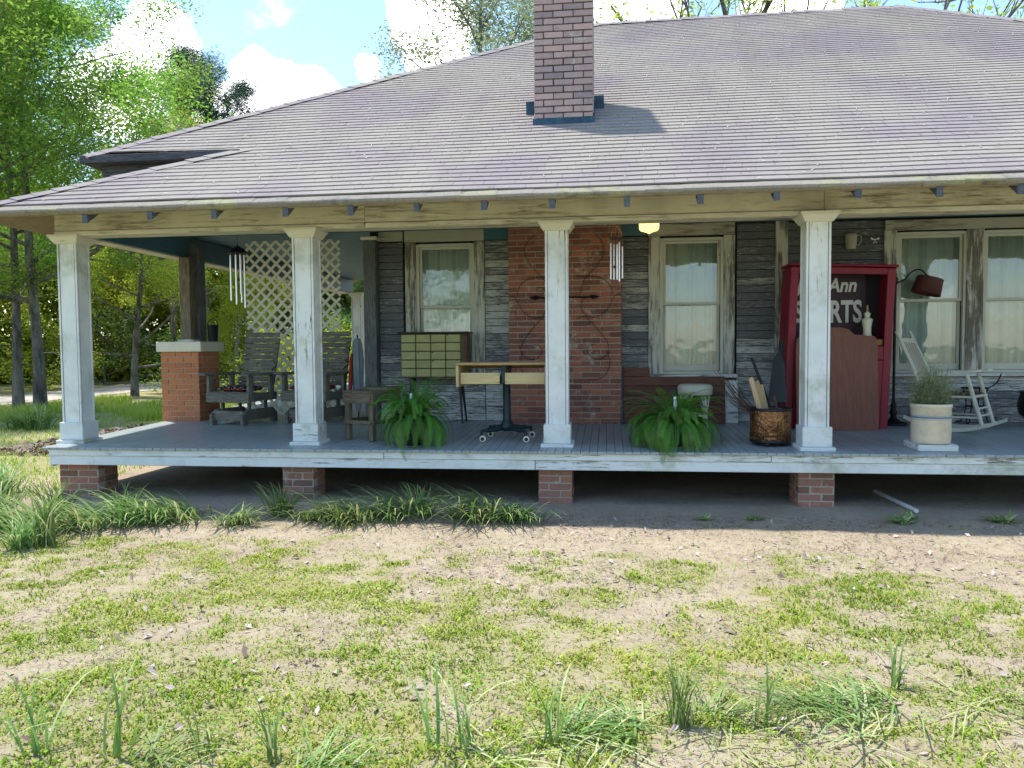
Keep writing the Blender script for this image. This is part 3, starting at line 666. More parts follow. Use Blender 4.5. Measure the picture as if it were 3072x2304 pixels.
EX = .112; TW = .305
def lim(y):
    """x range of the front slope at height of y"""
    if y < H2[1]: a = CX + (y - PY0)/(H2[1] - PY0)*(H2[0] - CX)
    else: a = E_[0] + (y - E_[1])/(RY - E_[1])*(RX0 - E_[0])
    b = 7.6 if y < 3.0 else 7.6 - (y - 3.0)/(RY - 3.0)*(7.6 - RX1)
    return a, b
def sag(x, y): return 0.026 + .008*math.sin(x*.8 + 1.3)*math.sin(y*.9) + .003*math.sin(x*2.3 + y*1.9)
tabs = []; rows = int((RY - PY0)/CT/EX) - 1
for r in range(1, rows + 1):
    y = PY0 + r*EX*CT; a, b = lim(y + EX*CT*.5); off = (r % 2)*TW/2 + ((r//2) % 3)*.04; i0 = math.floor((a - off)/TW)
    x = i0*TW + off
    while x < b:
        l, q = max(x, a), min(x + TW, b)
        if q - l > .012: tabs.append((r, l, q, y))
        x += TW
vis = [t_ for t_ in tabs if -6.6 < t_[1] < 4.3 and t_[1] > lim(t_[3] + EX*CT*.5)[0] + .001 and t_[2] - t_[1] > .25]
single = set(id(t_) for t_ in sorted(vis, key=lambda t_: t_[0])[:300])
shm = []
for i in range(8):
    m = MB(); w = TW - .003; lift = .005 + .0004*(i % 4)
    m.add([(-w/2, 0, .010 + lift), (w/2, jit(.0012), .010 + lift + jit(.001)), (w/2, EX*1.25, .003), (-w/2, EX*1.25, .003), (-w/2, 0, .001), (w/2, 0, .001)],
          [(0, 1, 2, 3), (4, 5, 1, 0), (0, 3, 4), (1, 5, 2)]); shm.append(m.mesh('shingle', 'shingle', tone=random.random(), fix=False))
sv, sf, st_ = [], [], []
for t_ in tabs:
    r, l, q, y = t_; c = (l + q)/2; p0 = Vector(P(c, y, .002 + sag(c, y)))
    if id(t_) in single:
        link('shingle', random.choice(shm), ro, p0, (TH, -math.atan((sag(q, y) - sag(l, y))/(q - l)) + jit(.001), jit(.002)), ((q - l)/TW, 1, 1))
    else:
        w = (q - l) - .003; lf = .015 + random.random()*.0012; ca, sa = jit(.0012), jit(.0006); o = len(sv); tn = random.random()
        sl_ = sag(q, y) - sag(l, y)
        for (dx, dy, dz) in ((-w/2, -ca, lf + sa), (w/2, ca, lf - sa), (w/2, EX*1.25, .003), (-w/2, EX*1.25, .003), (-w/2, -ca, .001), (w/2, ca, .001)):
            dz += sl_*dx/max(w, .05); xx = p0.x + dx; lo, hi = lim(y + dy*CT); xx = min(max(xx, lo), hi)
            sv.append((xx, p0.y + dy*CT - dz*ST, p0.z + dy*ST + dz*CT)); st_.append(tn)
        sf += [(o, o + 1, o + 2, o + 3), (o + 4, o + 5, o + 1, o), (o, o + 3, o + 3, o + 4), (o + 1, o + 5, o + 5, o + 2)]
sf = [f for f in sf if len(set(f)) == 4] 
tag(link('shingle_field', npmesh('shingle_field', sv, sf, MT['shingle'], st_), ro), kind='stuff')
# rolled eave course
em = []
for i in range(5):
    m = MB(); w = .345; pr = []
    for k in range(7):
        a = k/6*math.pi*.55; pr.append((.002 - math.sin(a)*.018, -.012 + .022*math.cos(a)))
    prof = [(.17, .006), (.06, .012)] + [(p_[0] - .005, p_[1] + .006) for p_ in pr] + [(-.006, -.045)]
    vs, fs = [], []
    for sx in (-1, 1):
        for (yy, zz) in prof: vs.append((sx*w/2, yy + (jit(.004) if sx else 0), zz + jit(.0025)))
    k = len(prof); fs = [(j, j + 1, k + j + 1, k + j) for j in range(k - 1)]; m.add(vs, fs, True); em.append(m.mesh('eave_shingle', 'eave'))
x = CX - .01
while x < 7.5:
    p0 = P(x + .175, PY0 - .004, .004 + sag(x, PY0)*.4); link('eave_shingle', random.choice(em), ro, p0, (TH, jit(.012), jit(.012)), (1.01, 1, 1)); x += .347
# hip and ridge caps
def caps(a, b, s_left, s_right, step=.2):
    a, b = Vector(a), Vector(b); d = (b - a); L = d.length; d.normalize()
    n1, n2 = Vector(s_left).normalized(), Vector(s_right).normalized()
    for i in range(int(L/step)):
        p0 = a + d*(i*step) + Vector((0, 0, .042 + jit(.004))); m = MB(); w = .15; q = d*(step*1.25)
        s1 = n1*w; s2 = n2*w; u = Vector((0, 0, .018 + jit(.004))); v_ = Vector((0, 0, .010))
        pts = [p0 + s1 + u, p0 + u*1.25, p0 + s2 + u, p0 + q + s1 + v_, p0 + q + v_*1.2, p0 + q + s2 + v_, p0 + s1, p0, p0 + s2]
        m.add([p - p0 for p in pts], [(0, 1, 4, 3), (1, 2, 5, 4), (6, 7, 1, 0), (7, 8, 2, 1)]); link('hip_cap', m.mesh('hip_cap', 'shingle', tone=random.random()), ro, p0)
v1 = (Vector(P(RX0, RY)) - Vector(P(*E_)))
caps(P(*E_), P(RX0, RY), Vector((1, .0, 0)) + Vector((0, -.55, -.55*TT)), (-.75, .25, -.4))
caps(P(CX, PY0), P(*H2), Vector((.75, -.28, -.28*TT)), (-.5, .8, -.18))
caps(P(RX0, RY), P(RX1, RY), (0, -1, -TT), (0, 1, -TT))
caps(P(RX1, RY), P(7.6, 3.0), (-1, -.35, -.35*TT), (.6, .6, -.45))
MB().box((0, 0, .05), (.05, .02, .1)).tube([(0, 0, .05), (-.12, .02, .36)], .006, 6).obj('vent_stub', 'alu', ro, P(1.72, RY, .02))

# chimney through the front slope
cb = brick_meshes('brick', 'b_chim')
ch_x0, ch_x1, ch_y0, ch_y1 = -.818, -.136, 1.245, 1.93
cz = PZ(ch_y0) + .03
co = MB().box(((ch_x0 + ch_x1)/2, (ch_y0 + ch_y1)/2, cz + 1.2), (ch_x1 - ch_x0 - .024, ch_y1 - ch_y0 - .024, 2.5)).obj('chimney', 'mortar_dark', house)
brick_face(co, cb, (ch_x0, ch_y0, 0), (1, 0, 0), (0, -1, 0), ch_x1 - ch_x0, cz + .07, 27, .0765, .2275, depth=.1, joint=.013, half0=True)
for (og, ux, no) in (((ch_x1, ch_y0 + .102, 0), (0, 1, 0), (1, 0, 0)), ((ch_x0, ch_y1, 0), (0, -1, 0), (-1, 0, 0))):
    ux, no = Vector(ux), Vector(no); m = MB(); rm = Matrix.Rotation(math.pi/2, 3, 'Z')
    for k in range(27):
        x = -.114 if k % 2 else 0.
        while x < .56:
            a, b = max(x, 0), min(x + .2275, .58)
            if b - a > .04: m.box(Vector(og) + ux*((a + b)/2) + Vector((0, 0, cz + .07 + (k + .5)*.0765)) - no*.05, (b - a - .013, .1, .0635), rm, .006)
            x += .2275
    tag(m.obj('side_bricks', 'b_chim', co), kind='stuff')
fl_ = MB(); fl_.prism([(ch_y0 - .012, PZ(ch_y0) - .05), (ch_y0 - .012, PZ(ch_y0) + .115), (ch_y0 + .004, PZ(ch_y0) + .125), (ch_y0 + .004, PZ(ch_y0) - .05)], 'x', ch_x0 - .012, ch_x1 + .012); fl_.obj('flashing', 'flashing', co)
for sx, xx in ((-1, ch_x0 - .008), (1, ch_x1 + .008)):
    f2 = MB(); f2.prism([(ch_y0 - .01, PZ(ch_y0) - .02), (ch_y1, PZ(ch_y1) - .02), (ch_y1, PZ(ch_y1) + .12), (ch_y0 - .01, PZ(ch_y0) + .10)], 'x', xx - .004, xx + .004); f2.obj('flashing', 'flashing', co)
    f3 = MB(); yy = ch_y0 + (.42 if sx > 0 else .32); f3.box((xx + sx*.055, yy, PZ(yy) + .10), (.115, .012, .22), Matrix.Rotation(jit(.05), 3, 'Y')); f3.obj('flashing', 'flashing', co)

dv, df, dt = [], [], []
for i in range(1500):
    y = random.uniform(PY0 + .1, RY - .2); l, q = lim(y); x = random.uniform(max(l, -6.6), min(q, 6)); t = random.uniform(0, math.pi); L = random.uniform(.008, .028); W_ = random.uniform(.002, .005); p0 = Vector(P(x, y, .024 + sag(x, y)))
    ux, uy = math.cos(t), math.sin(t); o = len(dv)
    for (u, v) in ((-L, -W_), (L, -W_), (L, W_), (-L, W_)):
        dx, dy = ux*u - uy*v, uy*u + ux*v; dv.append((p0.x + dx, p0.y + dy*CT, p0.z + dy*ST + random.uniform(0, .004)))
    df.append((o, o + 1, o + 2, o + 3)); dt += [random.choice((.15, .5, .9, 1.))]*4
tag(link('roof_debris', npmesh('roof_debris', dv, df, MT['dead'], dt), ro), kind='stuff')
# ------------------------------------------------------------------ things on the porch
V3 = Vector
def arc(pts, n=6):
    """smooth curve through points (Catmull-Rom)"""
    p = [V3(q) for q in pts]; p = [p[0]*2 - p[1]] + p + [p[-1]*2 - p[-2]]; out = []
    for i in range(1, len(p) - 2):
        for k in range(n):
            t = k/n; a, b, c, d = p[i - 1], p[i], p[i + 1], p[i + 2]
            out.append(.5*((2*b) + (c - a)*t + (2*a - 5*b + 4*c - d)*t*t + (3*b - a - 3*c + d)*t**3))
    return out + [p[-2]]

# --- wooden glider chairs (local: faces -y, origin on the floor under the seat)
def glider(loc, rz, label):
    g = empty('glider_chair', loc, rz, label, 'chair', 'wooden glider chairs')
    for s in (-1, 1):
        f = MB(); f.prism([(-.36, 0), (-.36, .13), (-.24, .20), (.28, .20), (.36, .12), (.36, 0), (.26, 0), (.26, .06), (-.26, .06), (-.26, 0)], 'x', s*.25 - .022, s*.25 + .022); f.obj('base_runner', 'old_wood', g)
        for yy in (-.16, .18): piece('swing_arm', g, (s*.215, yy, .26), (.03, .05, .26), 'old_wood_z', .004, (jit(.1), 0, 0))
        piece('arm_post', g, (s*.325, -.27, .48), (.045, .09, .34), 'old_wood_z', .005); piece('arm_post', g, (s*.325, .16, .48), (.045, .08, .34), 'old_wood_z', .005)
        piece('armrest', g, (s*.345, -.05, .665), (.13, .72, .032), 'old_wood', .008)
        piece('seat_rail', g, (s*.30, .0, .36), (.04, .60, .11), 'old_wood', .006)
    piece('base_beam', g, (0, -.30, .12), (.48, .04, .13), 'old_wood', .006); piece('base_beam', g, (0, .28, .11), (.48, .04, .1), 'old_wood', .006)
    piece('apron', g, (0, -.315, .355), (.70, .036, .125), 'old_wood', .008)
    for i in range(6): piece('seat_slat', g, (0, -.27 + i*.095, .425 - i*.008), (.62, .08, .022), 'old_wood', .005)
    # leaning back: horizontal slats on two stiles, one wide slat with a heart cut through it
    tilt = R(14); ct, s_t = math.cos(tilt), math.sin(tilt)
    for s in (-1, 1): piece('back_stile', g, (s*.24, .245 + .38*s_t + .025, .38 + .39*ct), (.06, .035, .80), 'old_wood_z', .005, (-tilt, 0, 0))
    h = .10
    for i in range(9):
        if i == 3: hh = .145
        else: hh = .066
        u = h + hh/2; c = (0, .23 + u*s_t, .38 + u*ct)
        if i == 3:
            w = MB(); k = 20; ring = []
            for j in range(k):
                t = 2*math.pi*j/k; ring.append((.0026*16*math.sin(t)**3*.75, .0026*(13*math.cos(t) - 5*math.cos(2*t) - 2*math.cos(3*t) - math.cos(4*t))*.85))
            out = []
            for j in range(k):
                t = 2*math.pi*j/k; dx, dz = math.sin(t), math.cos(t); sc = min(.30/max(abs(dx), 1e-6), hh/2/max(abs(dz), 1e-6)); out.append((dx*sc, dz*sc))
            vs = [(x, -.011, z) for x, z in ring] + [(x, -.011, z) for x, z in out] + [(x, .011, z) for x, z in ring] + [(x, .011, z) for x, z in out]
            fs = []
            for j in range(k):
                j2 = (j + 1) % k; fs += [(j, j2, k + j2, k + j), (2*k + j2, 2*k + j, 3*k + j, 3*k + j2), (j2, j, 2*k + j, 2*k + j2), (k + j, k + j2, 3*k + j2, 3*k + j)]
            w.add(vs, fs); w.obj('heart_slat', 'old_wood', g, c, (-tilt, 0, 0))
        else: piece('back_slat', g, c, (.60 - (.03 if i == 8 else 0), .022, hh), 'old_wood', .006, (-tilt + jit(.015), jit(.008), 0))
        h += hh + .013
    return g
glider((-4.90, 2.22, FZ(2.22)), R(-13), 'weathered wooden glider chair with heart-cut back beside the brick pedestal')
glider((-3.93, 2.40, FZ(2.40)), R(-12), 'weathered wooden glider chair with heart-cut back half hidden behind a white column')
def pillow(name, loc, rz, label, mat, sx, sy, sz):
    n, m = 14, 10; vs = []; fs = []
    for side in (1, -1):
        for i in range(n + 1):
            for j in range(m + 1):
                u, v = i/n*2 - 1, j/m*2 - 1; e = max(0, (1 - abs(u)**3))*max(0, (1 - abs(v)**3)); vs.append((u*sx/2*(1 - .05*v*v), v*sy/2*(1 - .05*u*u), side*sz/2*e**.5 + .002*math.sin(9*u + 5*v)))
    o = (n + 1)*(m + 1)
    for i in range(n):
        for j in range(m):
            a = i*(m + 1) + j; fs += [(a, a + m + 1, a + m + 2, a + 1), (o + a, o + a + 1, o + a + m + 2, o + a + m + 1)]
    b = MB().add(vs, fs, True); return tag(b.obj(name, mat, None, loc, (0, 0, rz)), label, 'cushion')
pillow('seat_cushion', (-4.93, 2.16, FZ(2.2) + .47), R(-13), 'dark patterned cushion on the seat of the glider chair next to the pedestal', 'cushion', .54, .42, .09)
pillow('seat_cushion', (-3.96, 2.34, FZ(2.4) + .47), R(-12), 'dark red cushion on the seat of the glider chair behind the column', 'red_cloth', .54, .42, .10)

# --- lattice screen hung behind the gliders
la = empty('lattice_screen', (-4.585, 3.22, FZ(3.2)), 0, 'tall cream lattice panel hanging behind the two glider chairs', 'lattice')
LW, LH, sp = 1.43, 2.60, .117*math.sqrt(2)
for layer, sg in ((0, 1), (1, -1)):
    k = -LH
    while k < LW + LH:
        # line x = k + sg*z  (sg 1) clipped to the panel
        if sg == 1: z0, z1 = max(0, -k), min(LH, LW - k)
        else: z0, z1 = max(0, k - LW), min(LH, k)
        if z1 - z0 > .06:
            a = (k + sg*z0 - LW/2, z0); b = (k + sg*z1 - LW/2, z1); L = math.hypot(b[0] - a[0], b[1] - a[1]) + .02
            piece('slat', la, ((a[0] + b[0])/2, layer*.0095, (a[1] + b[1])/2), (round(L, 2), .009, .04), 'lattice', .001, (0, -math.atan2(b[1] - a[1], b[0] - a[0]), 0))
        k += sp

# --- rough wooden side table by the first fern
a1 = V3((-2.59, .47, 0)); ang = math.atan2(.87, .5)
tb = empty('side_table', (-2.66, .80, FZ(.8)), ang - math.pi/2 + R(3), 'low rough wooden side table between the second column and the fern', 'table')
for sx in (-1, 1):
    for sy in (-1, 1): piece('leg', tb, (sx*.185, sy*.185, .265), (.065, .065, .53), 'table_wood_z', .006, (0, 0, jit(.05)))
    piece('apron', tb, (sx*.222, 0, .475), (.03, .46, .115), 'table_wood', .006); piece('stretcher', tb, (sx*.222, 0, .21), (.026, .45, .045), 'table_wood', .005)
piece('apron', tb, (0, -.222, .475), (.41, .03, .115), 'table_wood', .006); piece('apron', tb, (0, .222, .475), (.41, .03, .115), 'table_wood', .006)
piece('stretcher', tb, (0, -.224, .205), (.41, .026, .045), 'table_wood', .005)
for i in range(3): piece('top_board', tb, (-.155 + i*.155, 0, .546), (.152, .49, .028), 'table_wood', .006, (0, jit(.01), 0))
m = MB(); pl = [(math.cos(t)*.24*(1 + .06*math.sin(3*t)), math.sin(t)*.20*(1 + .05*math.cos(5*t))) for t in [2*math.pi*i/14 for i in range(14)]]
m.prism(pl, 'z', 0, .03); tag(m.obj('wood_slab', 'table_wood', None, (-2.55, .86, FZ(.8) + .562), (0, 0, .3)), 'pale slab of wood lying on top of the rough side table', 'slab')

# --- folded grey umbrella by the corner post
um = empty('folded_umbrella', (-3.36, 2.44, FZ(2.44)), 0, 'folded grey canvas umbrella leaning upright by the grey corner post', 'umbrella')
m = MB(); n = 28; vs = []; prof = [(.012, .12), (.035, .2), (.06, .5), (.07, .8), (.055, 1.05), (.03, 1.13)]
for r, z in prof:
    for k in range(n):
        t = 2*math.pi*k/n; q = r*(1 + .28*math.cos(7*t + z*2)); vs.append((q*math.cos(t), q*math.sin(t), z))
m.add(vs, [(i*n + k, i*n + (k + 1) % n, (i + 1)*n + (k + 1) % n, (i + 1)*n + k) for i in range(len(prof) - 1) for k in range(n)], True); m.obj('canopy', 'umbrella', um)
MB().tube([(0, 0, 0), (0, 0, 1.18)], .011, 8).obj('pole', 'iron', um)
m = MB(); m.tube([(-.09, -.03, .25), (-.085, -.03, .62), (-.07, -.02, 1.05), (-.06, -.02, 1.12)], [.025, .03, .022, .012], 8); tag(m.obj('rolled_cloth', 'red_cloth', None, (-3.37, 2.42, FZ(2.44) - .2)), 'narrow red roll of cloth beside the folded grey umbrella', 'cloth')

# --- black pail on the pedestal
pl_ = empty('black_pail', (-5.50, 2.56, 1.72), 0, 'small black metal pail with a hooped handle on the pedestal cap', 'pail')
MB().lathe([(.062, 0), (.066, .01), (.078, .22), (.083, .225), (.083, .235), (.072, .235), (.06, .02)], 20).obj('body', 'black', pl_)
MB().tube([(.08*math.cos(a), 0, .215 + .105*math.sin(a)) for a in [math.pi*i/12 for i in range(13)]], .005, 6).obj('handle', 'iron', pl_)

# --- wind chimes
def chime(loc, top, label, hat, tubes, zt, r):
    c = empty('wind_chime', loc, 0, label, 'wind chime'); 
    MB().tube([(0, 0, 0), (0, 0, top)], .003, 5).obj('cord', 'iron', c)
    if hat: MB().lathe([(.008, .10), (.03, .085), (.085, .05), (.118, .012), (.122, 0), (.11, .0), (.03, .04)], 28).obj('hat', 'iron', c)
    else:
        m = MB(); m.lathe([(.074, .0), (.078, .006), (.074, .012), (.02, .012), (.02, 0)], 24); m.obj('ring', 'twig', c)
        for k in range(3):
            t = 2*math.pi*k/3 + .4; MB().tube(arc([(.072*math.cos(t), .072*math.sin(t), .01), (.06*math.cos(t), .06*math.sin(t), .08), (0, 0, .15)]), .0016, 4).obj('hanger', 'alu', c)
    for (t, z0, z1) in tubes:
        x, y = r*math.cos(t), r*math.sin(t); MB().tube([(x, y, z1), (x, y, z0)], .0105, 10).obj('tube', 'alu', c); MB().tube([(x, y, z1), (x*.95, y*.95, zt)], .0014, 4).obj('string', 'alu', c)
    MB().tube([(0, 0, zt), (0, 0, -.52 if hat else -.3)], .0015, 4).obj('clapper_cord', 'iron', c); MB().lathe([(.01, -.3), (.035, -.31), (.04, -.325), (.01, -.335)], 16).obj('clapper', 'twig', c)
    return c
chime((-4.53, 1.4, 2.79), .42, 'long wind chime with a dark dome hat hanging left of the lattice', True, [(3.4, -.58, -.02), (4.9, -.63, -.02), (5.5, -.5, -.02), (6.2, -.67, -.02), (1.6, -.6, -.02)], .01, .088)
chime((.12, 1.2, 2.83), .375, 'silver wind chime on wire loops hanging in front of the brick chimney breast', False, [(3.5, -.46, -.05), (4.8, -.47, -.075), (5.2, -.49, -.045), (.1, -.45, -.09), (2., -.46, -.06)], .0, .068)

# --- amber ceiling lamp
lp = empty('ceiling_lamp', (.51, 1.6, 2.93), 0, 'lit amber glass ceiling lamp above the right end of the brick wall', 'lamp')
MB().lathe([(.004, 0), (.012, .006), (.03, .018), (.10, .04), (.116, .06), (.12, .16), (.119, .235), (.112, .235), (.112, .06), (.02, .03)], 28).obj('glass_shade', 'lamp_glass', lp)
MB().lathe([(.075, .235), (.075, .262), (.05, .275)], 20).obj('ceiling_plate', 'iron', lp); MB().lathe([(.003, -.012), (.008, -.006), (.006, .002)], 10).obj('finial', 'iron', lp)

# --- iron scroll on the chimney breast
sc = empty('iron_wall_scroll', (-.53, 2.225, 2.24), 0, 'thin black wrought iron scrollwork hung on the brick chimney breast', 'wall art')
K = .000935
def gp(*pts): return [((x - 790)*K*.985, 0, (1165 - z)*K) for x, z in pts]
curves = [[(1200, 300), (1290, 380), (1340, 500), (1320, 620), (1240, 740), (1130, 860), (1050, 960), (1020, 1060), (1030, 1110)],
          [(960, 870), (1050, 885), (1150, 885), (1280, 900), (1400, 980), (1450, 1080), (1440, 1130)],
          [(1570, 1135), (1490, 1150), (1440, 1240), (1380, 1340), (1270, 1430), (1160, 1440), (1060, 1380), (1020, 1270), (1060, 1190), (1130, 1165)],
          [(960, 1450), (1080, 1430), (1180, 1530), (1300, 1660), (1390, 1800), (1400, 1920), (1300, 2010), (1180, 2000), (1110, 1910), (1140, 1830), (1220, 1810)],
          [(1380, 1900), (1420, 2060), (1380, 2200), (1260, 2290), (1120, 2290)]]
for cv_ in curves:
    for mir in (1, -1):
        pts = [(mir*x, y + jit(.0), z) for x, y, z in gp(*cv_)]; MB().tube(arc(pts, 5), .0042, 6).obj('scroll', 'iron', sc)
for mir in (1, -1):
    MB().tube([(0, -.01, 0), (mir*.34, -.01, 0)], .012, 6).obj('cross_bar', 'iron', sc)
    m = MB(); m.add([(mir*.30, -.012, 0), (mir*.36, -.03, .03), (mir*.46, -.02, .004), (mir*.37, -.03, -.03), (mir*.31, -.02, -.004)], [(0, 1, 2), (0, 2, 3)]); m.obj('iron_leaf', 'iron', sc)
for z in (.6, -.6): MB().tube([(0, 0, 0), (0, 0, z)], .007, 6).obj('stem', 'iron', sc)

# --- ferns
def frond_mesh(L, lift, droop, seed, width=.046):
    r_ = np.random.default_rng(seed); n = 34; p = []; ang = lift
    x = z = 0.; ds = L/n
    for i in range(n + 1):
        p.append((x, z)); ang -= droop/n*(1 + .8*i/n); x += ds*math.cos(ang); z += ds*math.sin(ang)
    vs, fs, tn = [], [], []; side = r_.uniform(-.15, .15)
    def q(a, b, c, d, t):
        o = len(vs); vs.extend([a, b, c, d]); fs.append((o, o + 1, o + 2, o + 3)); tn.extend([t]*4)
    base = r_.uniform(.15, .55)
    for i in range(2, n):
        u = i/n; (x0, z0), (x1, z1) = p[i], p[i + 1]; dx, dz = (x1 - x0)/ds, (z1 - z0)/ds; y0 = side*x0*x0
        w = width*(math.sin(math.pi*min(1, u*.92 + .06))**.6)*(1 - .25*u)*r_.uniform(.85, 1.1)
        for s in (-1, 1):
            c = np.array((x0, y0, z0)); tip = c + np.array((dx*.012, s*w, dz*.012 - .18*w)); wd = np.array((dx, 0, dz))*ds*.33; m_ = c + (tip - c)*.55 + np.array((0, 0, .004))
            q(c - wd*.6, m_ - wd, tip, m_ + wd, min(1, base + .35*u + r_.uniform(-.12, .12)))
    for i in range(n):
        (x0, z0), (x1, z1) = p[i], p[i + 1]; w = .0022*(1 - .6*i/n); q((x0, side*x0*x0 - w, z0), (x1, side*x1*x1 - w, z1), (x1, side*x1*x1 + w, z1), (x0, side*x0*x0 + w, z0), .75)
    return npmesh('frond', vs, fs, MT['fern'], tn)
FR = [frond_mesh(.42, 1.2, 1.5, 1), frond_mesh(.50, 1.0, 2.1, 2), frond_mesh(.54, .85, 2.3, 3), frond_mesh(.58, .6, 2.0, 4), frond_mesh(.46, 1.35, 1.9, 5), frond_mesh(.52, .4, 1.7, 6), frond_mesh(.34, 1.4, .9, 7), frond_mesh(.60, .75, 2.7, 8), frond_mesh(.52, 1.45, 1.1, 9), frond_mesh(.56, 1.3, 1.6, 10)]
def fern(loc, label, sxy, sz, n, mixw, tagz):
    f = empty('potted_fern', loc, 0, label, 'fern', 'boston ferns')
    MB().lathe([(.09, 0), (.10, .005), (.135, .2), (.145, .21), (.145, .235), (.13, .235), (.12, .2), (.05, .19)], 24).obj('pot', 'pot', f)
    for i in range(n):
        k = random.choices(range(10), mixw)[0]; t = i*2.39996 + jit(.3); s = random.uniform(.8, 1.12)
        r = random.uniform(.01, .07)
        link('frond', FR[k], f, (r*math.cos(t), r*math.sin(t), .225 + jit(.01)), (jit(.25), jit(.15), t), (s*sxy, s*sxy, s*sz))
    MB().tube(arc([(-.04, -.03, .22), (-.02, -.05, .42), (.0, -.06, .54), (.015, -.06, .58), (.0, -.06, .605), (-.015, -.06, .585)]), .006, 6).obj('hook', 'black', f)
    m = MB(); m.add([(-.012, -.10, tagz), (.012, -.10, tagz), (.018, -.13, tagz - .09), (.004, -.145, tagz - .15), (-.014, -.13, tagz - .09)], [(0, 1, 2, 3, 4)]); m.obj('plant_tag', 'straw_tag', f)
    return f
fern((-2.06, .36, FZ(.36)), 'tall drooping potted fern between the side table and the rolling desk', 1.0, 1.34, 200, (3, 5, 6, 2, 4, 1, 2, 7, 5, 6), .56)
fern((.70, .40, FZ(.40)), 'wide spreading potted fern in front of the wicker stool and plank panel', 1.22, 1.08, 200, (2, 5, 6, 6, 3, 5, 2, 5, 3, 4), .52)

# --- small-parts cabinet on tapered legs
oc = empty('drawer_cabinet', (-2.24, 2.30, FZ(2.3)), 0, 'olive yellow many-drawer cabinet on tapered dark legs under the left window', 'cabinet')
b0 = 1.21 - FZ(2.3); MB().box((0, .03, b0 + .29), (.87, .24, .58), None, .005).obj('case', 'enamel_gap', oc); piece('top', oc, (-.005, .0, b0 + .594), (.95, .34, .022), 'black', .004)
for i in range(4):
    for j in range(5):
        d = piece('drawer', oc, (-.335 + i*.2 - .01, -.102, b0 + .068 + j*.113), (.188, .034, .102), 'enamel_yg', .006, (0, jit(.008), 0)); 
        if (i, j) in ((3, 4), (2, 2), (2, 1), (1, 2)): MB().lathe([(.006, 0), (.009, .004), (.004, .008)], 10).obj('knob', 'black', d, (-.07, -.017, .04), (math.pi/2, 0, 0))
MB().box((.413, -.085, b0 + .29), (.04, .02, .56)).obj('side_panel', 'red_plank', oc)
for sx in (-1, 1):
    for sy in (-1, 1): MB().tube([(sx*.32, .03 + sy*.07, b0 + .01), (sx*.37, .03 + sy*.15, 0)], [.024, .011], 10).obj('leg', 'black', oc)

# --- rolling desk on a pedestal
dk_ = empty('rolling_desk', (-1.12, .78, FZ(.78)), R(-2), 'small pale wood desk with two drawers on a dark pedestal with casters', 'desk')
z0 = FZ(.78); zt = 1.437 - z0
piece('desk_top', dk_, (0, .0, zt - .012), (1.0, .52, .03), 'desk_edge', .006)
for sx in (-1, 1): piece('side_panel', dk_, (sx*.488, 0, zt - .145), (.03, .50, .24), 'desk_edge' if sx > 0 else 'pale_wood', .006)
piece('back_panel', dk_, (0, .235, zt - .05), (.94, .02, .045), 'desk_edge', .004)
for sx in (-1, 1):
    dr = piece('drawer', dk_, (sx*.248 + .006, -.2, zt - .172), (.438, .018, .125), 'pale_wood', .004)
    MB().box((0, .2, -.02), (.42, .38, .08)).obj('drawer_box', 'steel_navy', dr)
    for zz in (-.04, .04): MB().lathe([(.005, 0), (.005, .003)], 8).obj('screw', 'iron', dr, (-sx*.207 if sx < 0 else -.205, -.009, zz), (math.pi/2, 0, 0))
piece('centre_bracket', dk_, (.02, -.02, zt - .13), (.06, .34, .2), 'steel_navy', .006)
MB().lathe([(.052, .16), (.046, .19), (.043, .4), (.043, zt - .24), (.05, zt - .23), (.05, zt - .2)], 20, (.02, 0, 0)).obj('pedestal_pole', 'steel_navy', dk_)
MB().lathe([(.05, .10), (.075, .12), (.08, .16), (.055, .21), (.045, .23)], 20, (.02, 0, 0)).obj('hub', 'steel_navy', dk_)
for k, t in enumerate((R(225), R(315), R(45), R(135))):
    L = .34; ex, ey = .02 + L*math.cos(t), L*math.sin(t)
    MB().tube(arc([(.02, 0, .15), (.02 + .5*L*math.cos(t), .5*L*math.sin(t), .128), (ex, ey, .118)]), [.03]*6 + [.026]*4 + [.017]*3, 8).obj('foot_arm', 'steel_navy', dk_)
    ca = MB().tube([(ex, ey, .125), (ex, ey, .07)], .016, 8).obj('caster', 'steel_navy', dk_)
    m = MB(); rm = Matrix.Rotation(math.pi/2, 3, 'X'); m.lathe([(.012, -.013), (.032, -.013), (.036, -.008), (.036, .008), (.032, .013), (.012, .013)], 20, (ex + .012, ey - .012, .037), True, rm); m.obj('wheel', 'ceramic', ca)
    m = MB(); m.lathe([(.004, -.016), (.02, -.016), (.02, .016), (.004, .016)], 14, (ex + .012, ey - .012, .037), True, rm); m.obj('wheel_hub', 'black', ca)

# --- plank panel leaning under the middle window
pp = empty('plank_panel', (.86, 2.36, FZ(2.3)), 0, 'reddish brown horizontal plank panel leaning under the middle window', 'panel')
lean = -R(10)
for i in range(6):
    h = .122; u = .0 + (i + .5)*h; w = 1.28 if i < 4 else (1.28 if i < 5 else .34)
    xx = 0 if i < 5 else -.47
    piece('plank', pp, (xx, u*math.sin(-lean) - .1, u*math.cos(lean)), (w, .02, h - .004), 'red_plank', .004, (lean, jit(.002), 0))
piece('edge_batten', pp, (-.655, -.02, .36), (.03, .10, .75), 'black', .003, (lean, 0, 0))
tag(piece('loose_board', None, (1.60, 2.42, FZ(2.4) + .27), (.16, .022, .55), 'white_old', .004, (R(-6), 0, 0)), 'short whitewashed board standing under the right corner of the middle window', 'board')

